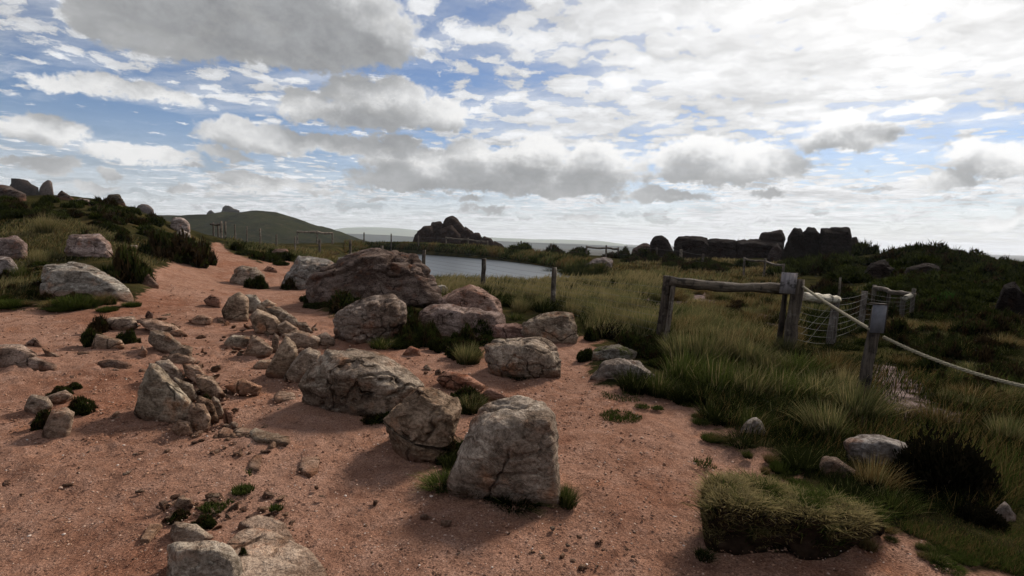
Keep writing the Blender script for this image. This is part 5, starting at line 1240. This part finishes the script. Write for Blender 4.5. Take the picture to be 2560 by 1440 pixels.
for k, (x, y, w_, h_, kd) in enumerate(((1700, 905, 110, 120, 'rush'), (1760, 915, 130, 140, 'rush'), (1820, 905, 120, 130, 'straw'), (1870, 915, 120, 110, 'rush'), (1720, 960, 150, 130, 'green'), (1800, 985, 170, 140, 'green'), (1880, 1000, 170, 130, 'rush'), (1960, 1000, 160, 120, 'green'),
                                        (2040, 1005, 150, 110, 'rush'), (2110, 985, 110, 100, 'straw'), (2080, 940, 120, 90, 'amber'), (2000, 940, 130, 90, 'green'), (1920, 930, 130, 80, 'rush'), (1760, 1005, 130, 90, 'dark'), (1850, 1035, 150, 90, 'dark'), (1940, 1045, 150, 90, 'dark'), (2030, 1050, 140, 90, 'dark'), (1680, 890, 80, 80, 'green'),
                                        (2130, 1020, 100, 90, 'amber'), (1960, 880, 100, 60, 'rush'), (1800, 1050, 130, 70, 'dark'), (1900, 1070, 120, 60, 'dark'), (1990, 1090, 120, 70, 'dark'), (1710, 1000, 100, 70, 'dark'))):
    px_tussock(x, y, w_, h_ * .85, kd, {'rush': 'green rush tussock', 'straw': 'pale straw tussock', 'amber': 'amber grass tussock', 'dark': 'dark shaded tussock', 'green': 'leafy green tussock'}[kd] + ' in the thicket below the heavy log rail', 'tussocks below the heavy log rail')
for k, (x, y) in enumerate(in_poly(95, [(1110, 735), (1160, 712), (1300, 705), (1500, 700), (1640, 720), (1650, 850), (1500, 840), (1445, 800), (1290, 790), (1265, 760), (1200, 745)], 55)):
    hh_ = (16 + (y - 700) * .42) * random.uniform(.8, 1.3); kd_ = random.choice(['rush', 'rush', 'straw', 'straw', 'dark'])
    px_tussock(x, y, random.uniform(.9, 1.3) * (34 + (y - 700) * .3), hh_, kd_, {'rush': 'blue-green rush tussock', 'straw': 'straw-tipped grass tussock', 'dark': 'dark green grass tussock'}[kd_] + ' among the others between fence and pond', 'tussocks between fence and pond')
for k, (x, y) in enumerate(in_poly(80, [(1500, 690), (1700, 675), (1900, 700), (1990, 745), (1985, 850), (1700, 850), (1690, 720)], 65)):
    kd_ = random.choice(['rush', 'straw', 'amber', 'amber', 'dark'])
    px_tussock(x, y, random.uniform(.8, 1.3) * (26 + (y - 675) * .28), random.uniform(.8, 1.3) * (12 + (y - 675) * .2), kd_, {'rush': 'green rush tussock', 'straw': 'pale straw tussock', 'amber': 'amber grass tussock', 'dark': 'dark green tussock'}[kd_] + ' in the field behind the heavy log rail', 'tussocks behind the heavy log rail')
for k, (x, y) in enumerate(in_poly(75, [(2010, 770), (2200, 790), (2560, 820), (2560, 1080), (2380, 1040), (2230, 900), (2150, 880), (2020, 890)], 75)):
    kd_ = random.choice(['amber', 'dark', 'dark', 'rush', 'dark'])
    px_tussock(x, y, random.uniform(50, 100), random.uniform(24, 50), kd_, {'rush': 'green rush tussock', 'straw': 'pale straw tussock', 'amber': 'amber grass tussock', 'dark': 'dark green tussock'}[kd_] + ' on the slope right of the sign post', 'tussocks on the right slope')

# --- grass nobody could count
def field(name, label, polys, wpx=2.2, pals=('rush', 'straw'), seed=0):
    parts = []; rs = np.random.default_rng(seed)
    for n, poly, h0, h1, pal in polys:
        q = in_poly(n, poly, seed + n); p = hit(q[:, 0], q[:, 1], 190)
        sd_ = poly_sd(p[:, 0], p[:, 1], SAND); pw = poly_sd(p[:, 0], p[:, 1], POND); ok = (sd_ > 0.02) & (pw > 0.2) & (p[:, 1] < 120)
        for t_ in TRAILS: ok &= poly_sd(p[:, 0], p[:, 1], t_) > rs.normal(-.08, .10, len(p))
        p = p[ok]; m = len(p)
        if not m: continue
        cl = fbm2(p[:, 0] * .5, p[:, 1] * .5, 3, seed + 3)
        hh = rs.uniform(h0, h1, m) * (1 + .5 * cl)
        w = np.clip(wpx * p[:, 1] / FPX, 0.004, 0.12) * rs.uniform(.6, 1.3, m)
        sel = cl + rs.normal(0, .25, m); nb = len(pal); idx = np.clip(((sel + .55) / 1.1 * nb).astype(int), 0, nb - 1)
        for i_ in range(nb):
            g = idx == i_
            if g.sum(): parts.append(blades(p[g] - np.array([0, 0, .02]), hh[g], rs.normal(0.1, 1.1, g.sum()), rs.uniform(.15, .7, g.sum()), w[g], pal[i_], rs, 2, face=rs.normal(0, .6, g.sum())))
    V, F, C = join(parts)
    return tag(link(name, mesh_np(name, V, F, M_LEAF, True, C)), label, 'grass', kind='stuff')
field('meadow_grass', 'tall pale green meadow grass between the wire fence and the pond', [
    (20000, [(1075, 700), (1130, 695), (1400, 698), (1650, 690), (1670, 860), (1480, 850), (1440, 800), (1260, 770), (1105, 745)], .14, .42, ('dark', 'rush', 'straw', 'straw')),
    (2500, [(1060, 694), (1300, 698), (1500, 692), (1500, 705), (1060, 715)], .12, .30, ('rush', 'straw'))], seed=1)
field('moor_grass', 'brown and straw moor grass covering the field right of the pond', [
    (24000, [(1400, 690), (1500, 668), (1640, 652), (1760, 655), (1860, 672), (2000, 690), (2010, 870), (1680, 870), (1660, 700)], .12, .34, ('dark', 'amber', 'amber', 'straw', 'rush')),
    (9000, [(1560, 652), (1760, 648), (1950, 660), (2150, 655), (2150, 690), (1950, 690), (1760, 668), (1600, 660)], .12, .36, ('dark', 'amber', 'straw')),
    (34000, [(1650, 880), (2000, 875), (2020, 760), (2160, 700), (2560, 790), (2560, 1300), (2250, 1310), (2000, 1200), (1850, 1100), (1700, 985)], .06, .24, ('dark', 'dark', 'dark', 'amber', 'green'))], seed=2)
field('bank_grass', 'green reeds and grass along the far bank of the pond', [
    (16000, [(860, 608), (1000, 610), (1200, 618), (1420, 644), (1520, 668), (1470, 694), (1400, 672), (1240, 649), (1060, 635), (960, 629), (860, 640)], .20, .60, ('dark', 'dark', 'green', 'rush', 'amber'))], wpx=2.6, seed=3)
field('hillside_grass', 'short grass between the heather on the left hillside and along the fence', [
    (12000, [(0, 552), (170, 552), (300, 590), (420, 615), (500, 650), (400, 660), (340, 690), (330, 650), (180, 655), (100, 665), (100, 750), (0, 758)], .08, .24, ('dark', 'amber', 'rush', 'straw')),
    (8000, [(560, 596), (660, 612), (740, 622), (890, 640), (890, 668), (760, 660), (640, 640), (575, 622)], .15, .40, ('dark', 'rush', 'rush', 'straw', 'amber'))], seed=4)
field('short_turf', 'short bright green turf in the lower right corner', [
    (16000, [(2225, 1270), (2400, 1300), (2560, 1300), (2600, 1440), (2500, 1440), (2380, 1385), (2250, 1330)], .02, .085, ('dark', 'green', 'turf', 'amber', 'green')),
    (6000, [(1800, 1060), (1960, 1090), (2000, 1200), (1940, 1170), (1840, 1110)], .02, .06, ('turf', 'green', 'dark'))], seed=5)
for k, (x, y, rx, n, lab) in enumerate(((1552, 1043, 55, 1500, 'flat bright green grass patch on the sand right of the domed boulder'), (1605, 1018, 20, 300, 'tiny grass patch above the flat bright green patch'), (1645, 1022, 18, 300, 'tiny grass patch nearest the grass thicket'), (608, 1195, 34, 700, 'thin grass patch on the gravel, lower left'), (606, 1228, 28, 500, 'smaller grass patch just below the thin grass patch'),
                                        (690, 1275, 16, 300, 'dot of green grass on the gravel above the bottom slab'), (650, 1327, 30, 500, 'grass growing on the thin brown slab'), (545, 1268, 40, 500, 'sparse dry grass behind the bottom outcrop'), (1770, 1160, 38, 350, 'sparse green grass patch on the sand at right'), (1560, 990, 60, 700, 'low green fringe of grass below the pale-topped rock'), (90, 768, 50, 500, 'green patch of turf at the top of the sandy area at left'))):
    rs = np.random.default_rng(300 + k); c = hit(x, y); a = rs.random(n) * 6.283; r_ = np.sqrt(rs.random(n)) * rx * c[1] / FPX
    X = r_ * np.cos(a) * 1.0; Yy = r_ * np.sin(a) * 0.9; keep = fbm2((X + c[0]) * 6, (Yy + c[1]) * 6, 3, 60 + k) > -0.12
    X, Yy = X[keep], Yy[keep]; m = len(X)
    B = np.stack([X, Yy, H(X + c[0], Yy + c[1]) - float(H(c[0], c[1]))], 1)
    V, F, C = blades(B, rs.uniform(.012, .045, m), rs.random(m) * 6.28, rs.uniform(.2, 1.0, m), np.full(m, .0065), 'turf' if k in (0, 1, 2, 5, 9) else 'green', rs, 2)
    tag(link('grass_patch', mesh_np('grass_patch', V, F, M_LEAF, True, C), (c[0], c[1], float(H(c[0], c[1])))), lab, 'grass')

# ------------------------------------------------------------------ lifted block of turf, lower right
def turf_block():
    ol = [(1748, 1250), (1762, 1222), (1850, 1208), (1960, 1222), (2080, 1248), (2170, 1272), (2205, 1305), (2165, 1345), (2130, 1395), (2050, 1425), (1900, 1420), (1790, 1380), (1745, 1330)]
    o = np.array(ol, float); g = hit(1930, 1410); Y0 = g[1]
    rel = (o[:, 1].max() - o[:, 1]) / (o[:, 1].max() - o[:, 1].min())
    P = [at_depth(o[:, 0], o[:, 1], Y0 + .50 * rel + .06)]
    up = np.array([(1760, 1255), (1900, 1290), (2060, 1320), (2180, 1325)], float); P.append(at_depth(up[:, 0], up[:, 1], np.full(4, Y0 + .05)))
    lo = np.array([(1770, 1370), (1920, 1425), (2080, 1425)], float); P.append(at_depth(lo[:, 0], lo[:, 1], np.full(3, Y0 + .10)))
    P = np.concatenate(P); q = P.copy(); q[:, 2] = H(q[:, 0], q[:, 1]) - .05; q = q[P[:, 2] < np.percentile(P[:, 2], 70)]; P = np.concatenate([P, q])
    V, F = rock_mesh('soil', P, 5, 0.85, 0.13, 0.12, 901, chips=5)
    org = np.array([V[:, 0].mean(), V[:, 1].mean(), 0]); org[2] = float(H(org[0], org[1]))
    root = empty('turf_block', org, 'block of grassy turf on dark peat lying in the lower right foreground', 'turf')
    me = mesh_np('peat_base', V - org, F, M_PEAT); link('peat_base', me, (0, 0, 0), root)
    tri = V[F]; nrm = np.cross(tri[:, 1] - tri[:, 0], tri[:, 2] - tri[:, 0]); ar = np.linalg.norm(nrm, axis=1); nn = nrm / ar[:, None]
    if (nn * (tri.mean(1) - V.mean(0))).sum() < 0: nn = -nn
    rs = np.random.default_rng(77); hgt = (tri.mean(1)[:, 2] - V[:, 2].min()) / (V[:, 2].max() - V[:, 2].min())
    wgt = ar * np.clip((hgt - .34 + .25 * fbm(tri.mean(1) * 7, 2, 8)) / .25, 0.03, 1) * np.clip(nn[:, 2] + .65, 0.03, 1.2)
    n = 11000; fi = rs.choice(len(F), n, p=wgt / wgt.sum()); u = rs.random((n, 2)); u[u.sum(1) > 1] = 1 - u[u.sum(1) > 1]
    B = tri[fi, 0] + (tri[fi, 1] - tri[fi, 0]) * u[:, :1] + (tri[fi, 2] - tri[fi, 0]) * u[:, 1:] - org
    cl = fbm(B * 9, 3, 5); ang = np.arctan2(nn[fi, 1], nn[fi, 0]) + rs.normal(0, .9, n) + cl * 2
    pals = np.where(cl > .12, 0, np.where(cl > -.25, 1, 2))
    parts = []
    for i_, pl_ in enumerate(('turf', 'straw', 'straw')):
        s_ = pals == i_
        parts.append(blades(B[s_], rs.uniform(.03, .10, s_.sum()) * (1 + .7 * cl[s_]), ang[s_], rs.uniform(.4, 1.6, s_.sum()), rs.uniform(.004, .008, s_.sum()), pl_, rs, 3))
    V2, F2, C2 = join(parts); tag(link('turf_grass', mesh_np('turf_grass', V2, F2, M_LEAF, True, C2), (0, 0, 0), root), kind='stuff')
turf_block()
for x, y, w_, h_, kd, lab in ((1760, 1395, 60, 26, 'dark', 'dark tuft at the left foot of the turf block'), (2170, 1370, 60, 30, 'amber', 'brown tuft at the right foot of the turf block'), (1990, 1250, 70, 34, 'straw', 'straw tuft growing up from the top of the turf block'), (1830, 1225, 60, 26, 'green', 'green tuft behind the turf block')):
    px_tussock(x, y, w_, h_, kd, lab)

# ================================================================== loose stones and gravel
STN = []
for k in range(7):
    rs = np.random.default_rng(600 + k); P = rs.normal(size=(11, 3)); P /= np.linalg.norm(P, axis=1, keepdims=True); P *= np.array([1, rs.uniform(.6, .9), rs.uniform(.28, .6)])
    V, F = rock_mesh('stone', P, 2 if k < 5 else 3, 22, 0.06, 0.4, 700 + k, chips=5); STN.append(mesh_np('stone', V, F, M_ROCK_PLAIN, False))
stone_px = np.concatenate([in_poly(105, [(0, 780), (400, 760), (520, 650), (620, 700), (780, 850), (950, 1080), (1080, 1180), (1100, 1300), (1700, 1330), (1700, 1438), (0, 1438)], 91),
                           in_poly(50, [(470, 1060), (640, 1060), (700, 1130), (600, 1140), (380, 1120)], 92), in_poly(34, [(560, 800), (790, 815), (830, 870), (700, 900), (560, 880)], 93),
                           in_poly(40, [(430, 1230), (700, 1230), (760, 1330), (640, 1300), (420, 1320)], 94), in_poly(16, [(1360, 1280), (1560, 1260), (1660, 1420), (1300, 1430)], 95), in_poly(30, [(330, 900), (520, 880), (560, 1000), (500, 940), (350, 935)], 96)])
sp_ = hit(stone_px[:, 0], stone_px[:, 1]); sdv = poly_sd(sp_[:, 0], sp_[:, 1], SAND)
for k, p in enumerate(sp_):
    if sdv[k] > -.05: continue
    big = random.random() ** 2.5
    s_ = (5 + 17 * big) * min(p[1], 9) / FPX
    o = link('stone', random.choice(STN), p + np.array([0, 0, -s_ * .02])); o.scale = (s_, s_, s_); o.rotation_euler = (random.uniform(-.3, .3), random.uniform(-.3, .3), random.uniform(0, 6.28))
    c_ = random.choice([(.30, .19, .135), (.26, .16, .11), (.33, .235, .175), (.19, .115, .085), (.34, .21, .14)]); o.color = (*c_, 1)
    tag(o, 'small reddish-brown stone lying loose on the sandy path', 'stone', 'small loose stones on the path')
def gravel():
    n = 9000; q = np.concatenate([in_poly(9500, [(0, 1100), (700, 900), (1400, 1000), (1960, 1200), (2400, 1420), (2400, 1440), (0, 1440)], 97), in_poly(5500, [(0, 790), (450, 700), (760, 850), (1500, 900), (1700, 1000), (1500, 1100), (0, 1100)], 98)])
    p = hit(q[:, 0], q[:, 1]); p = p[poly_sd(p[:, 0], p[:, 1], SAND) < -.04]; n = len(p); rs = np.random.default_rng(9)
    D, F = ico(1); s_ = (1.0 + 3.6 * rs.random(n) ** 3.5) * np.clip(p[:, 1], 2, 7) / FPX
    sc = np.stack([np.ones(n), rs.uniform(.6, 1, n), rs.uniform(.35, .7, n)], 1) * s_[:, None]
    V = D[None] * sc[:, None] * (1 + .25 * rs.normal(size=(n, len(D), 1))); a = rs.random(n) * 6.28; ca, sa = np.cos(a)[:, None], np.sin(a)[:, None]
    V = np.stack([V[..., 0] * ca - V[..., 1] * sa, V[..., 0] * sa + V[..., 1] * ca, V[..., 2]], -1) + p[:, None] + np.array([0, 0, .004])
    F = (F[None] + np.arange(n)[:, None, None] * len(D)).reshape(-1, 3)
    pal = np.array([(.30, .17, .11), (.22, .12, .08), (.40, .27, .20), (.15, .08, .055), (.52, .42, .35)]); c = pal[rs.choice(5, n, p=[.30, .27, .15, .26, .02])]
    m, t, out = material('gravel'); principled(t, out, attr(t, 'Col', 'Color'), 1.0, .02)
    tag(link('gravel', mesh_np('gravel', V.reshape(-1, 3), F, m, False, np.repeat(c, len(D), 0))), 'loose gravel and pebbles strewn over the red sand', 'gravel', kind='stuff')
gravel()

# ------------------------------------------------------------------ shards round the broken outcrops
SHD = []
for k in range(6):
    rs = np.random.default_rng(800 + k); P = rs.normal(size=(9, 3)); P /= np.linalg.norm(P, axis=1, keepdims=True); P *= np.array([1, rs.uniform(.45, .8), rs.uniform(.22, .5)])
    V, F = rock_mesh('shard', P, 3, 24, 0.055, 0.6, 820 + k, chips=3); SHD.append(mesh_np('shard', V, F, M_ROCK, True))
for grp_, lab, n, poly, smin, smax in (
    ('shards of the jagged outcrop', 'angular stone shard set in the ground round the jagged outcrop', 34, [(440, 890), (520, 900), (570, 990), (590, 1060), (540, 1060), (500, 1000), (430, 925)], 14, 30),
    ('shards of the mid-path outcrop', 'angular stone shard round the broken outcrop in mid path', 30, [(520, 745), (600, 790), (690, 760), (790, 820), (830, 870), (740, 880), (600, 850), (540, 790)], 12, 26),
    ('shards of the small heap', 'angular stone shard round the small heap left of the path', 22, [(330, 800), (400, 780), (500, 830), (520, 890), (460, 910), (350, 900)], 12, 26),
    ('shards of the bottom outcrop', 'angular stone shard beside the outcrop at the bottom edge', 22, [(410, 1260), (560, 1240), (720, 1290), (700, 1320), (600, 1300), (540, 1330), (420, 1310)], 14, 34),
    ('shards by the split slabs', 'angular stone shard round the foot of the split slabs', 14, [(560, 840), (680, 880), (660, 930), (620, 900), (560, 870)], 12, 24),
    ('shards behind the boulders', 'angular red shard in the sandy hollow behind the boulders', 16, [(1010, 880), (1100, 920), (1240, 970), (1260, 1000), (1120, 960), (1000, 900)], 10, 24)):
    q = in_poly(n, poly, 900 + n); pp = hit(q[:, 0], q[:, 1])
    for p in pp:
        s_ = random.uniform(smin, smax) * p[1] / FPX
        o = link('stone_shard', random.choice(SHD), p + np.array([0, 0, -s_ * .02])); o.scale = (s_, s_, s_ * random.uniform(.7, 1.3))
        o.rotation_euler = (random.gauss(0, .5), random.gauss(.25, .5), random.uniform(0, 6.28))
        o.color = (*random.choice([(.30, .21, .15), (.27, .185, .13), (.32, .235, .175), (.29, .155, .10), (.23, .155, .115)]), 1)
        tag(o, lab, 'stone', grp_)

# ------------------------------------------------------------------ dark growth packed round the feet of the boulders
for grp_, lab, n, poly, kinds, w0, w1_, h0, h1 in (
    ('dark growth under the largest boulder', 'dark heather sprig packed along the foot of the largest boulder', 14, [(775, 750), (860, 765), (850, 800), (790, 785)], ('near', 'heather'), 40, 70, 22, 40),
    ('dark growth among the middle boulders', 'dark heather sprig in the shaded gaps between the middle boulders', 26, [(1000, 800), (1060, 800), (1080, 850), (1220, 850), (1215, 890), (1100, 880), (980, 870)], ('near', 'near', 'heather'), 40, 80, 26, 48),
    ('dark growth by the mossy rocks', 'dark heather sprig round the two rocks by the sandy gap', 16, [(1480, 840), (1650, 860), (1680, 960), (1640, 930), (1600, 880), (1480, 860)], ('near', 'heather'), 40, 80, 26, 50),
    ('dark growth in the lower right', 'dark sprig in the shade round the black bush', 18, [(2050, 1190), (2250, 1200), (2300, 1270), (2480, 1260), (2560, 1280), (2400, 1310), (2200, 1260)], ('black', 'near'), 50, 110, 30, 60),
    ('path-side plants', 'small dark plant along the right edge of the upper path', 10, [(590, 630), (660, 640), (720, 650), (700, 665), (640, 650)], ('heather', 'moss'), 24, 50, 10, 22)):
    for x, y in in_poly(n, poly, 1200 + n):
        px_bush(x, y, random.uniform(w0, w1_), random.uniform(h0, h1), random.choice(kinds), lab, grp_)

# ------------------------------------------------------------------ thinning fringe of tufts where grass meets sand
k_ = 0
for x, y in np.concatenate([in_poly(26, [(1690, 975), (1830, 1085), (1960, 1170), (2060, 1265), (2000, 1280), (1900, 1180), (1780, 1110), (1660, 1000)], 1301), in_poly(14, [(2210, 1310), (2420, 1400), (2380, 1430), (2190, 1340)], 1302), in_poly(14, [(0, 752), (120, 765), (330, 755), (330, 775), (100, 790), (0, 775)], 1303)]):
    kd_ = random.choice(['dark', 'turf', 'green', 'amber'])
    px_tussock(x, y, random.uniform(24, 55), random.uniform(8, 26), kd_, {'dark': 'little dark tuft', 'turf': 'little bright green tuft', 'green': 'little leafy tuft', 'amber': 'little brown tuft'}[kd_] + ' in the thin fringe where grass meets sand', 'tufts at the edge of the sand')

for k, (x, y) in enumerate(in_poly(34, [(1480, 720), (1640, 700), (1960, 700), (2160, 760), (2230, 860), (2160, 900), (2020, 860), (1700, 860), (1560, 830)], 1401)):
    px_bush(x, y, random.uniform(34, 80), random.uniform(14, 30), random.choice(['heather', 'brown', 'moss']), 'dark heather clump in the grass round the heavy log rail', 'heather round the heavy log rail')
for k, (x, y) in enumerate(in_poly(22, [(2230, 960), (2560, 980), (2560, 1180), (2480, 1060), (2350, 1040)], 1402)):
    px_bush(x, y, random.uniform(50, 110), random.uniform(24, 50), random.choice(['near', 'brown', 'heather']), 'dark heather clump above the big black bush', 'heather above the black bush')
for k, (x, y) in enumerate(in_poly(16, [(1380, 690), (1500, 676), (1540, 690), (1440, 705)], 1403)):
    px_tussock(x, y, random.uniform(40, 60), random.uniform(24, 38), 'dark', 'dark rush clump at the right end of the pond', 'rushes at the right end of the pond')

# ------------------------------------------------------------------ dark growth closing the gaps in the boulder chain
for a in ((1118, 1150, 90, 60, 'near', 'dark growth filling the gap at the left foot of the domed boulder'), (935, 1058, 110, 46, 'near', 'dark growth under the right end of the long sloping boulder'), (1165, 1015, 110, 50, 'near', 'dark growth behind the cracked boulder'),
          (1010, 990, 100, 40, 'heather', 'brown-green growth on the saddle between the long and the cracked boulders'), (790, 955, 60, 70, 'near', 'black growth between the second split slab and the long boulder'), (1250, 1250, 150, 40, 'black', 'black growth in the hollow under the domed boulder')):
    px_bush(*a)
for x, y, w_, h_, kd, lab in ((1130, 1170, 70, 50, 'dark', 'dark grass blades in front of the gap by the domed boulder'), (1100, 1215, 110, 36, 'green', 'green tuft spreading left of the domed boulder'), (985, 1020, 70, 40, 'amber', 'brown tuft where the long boulder meets the cracked boulder'), (1420, 1262, 60, 64, 'green', 'wiry tuft at the right corner of the domed boulder'), (1300, 945, 70, 20, 'dark', 'dark grass fringe under the speckled boulder')):
    px_tussock(x, y, w_, h_, kd, lab)
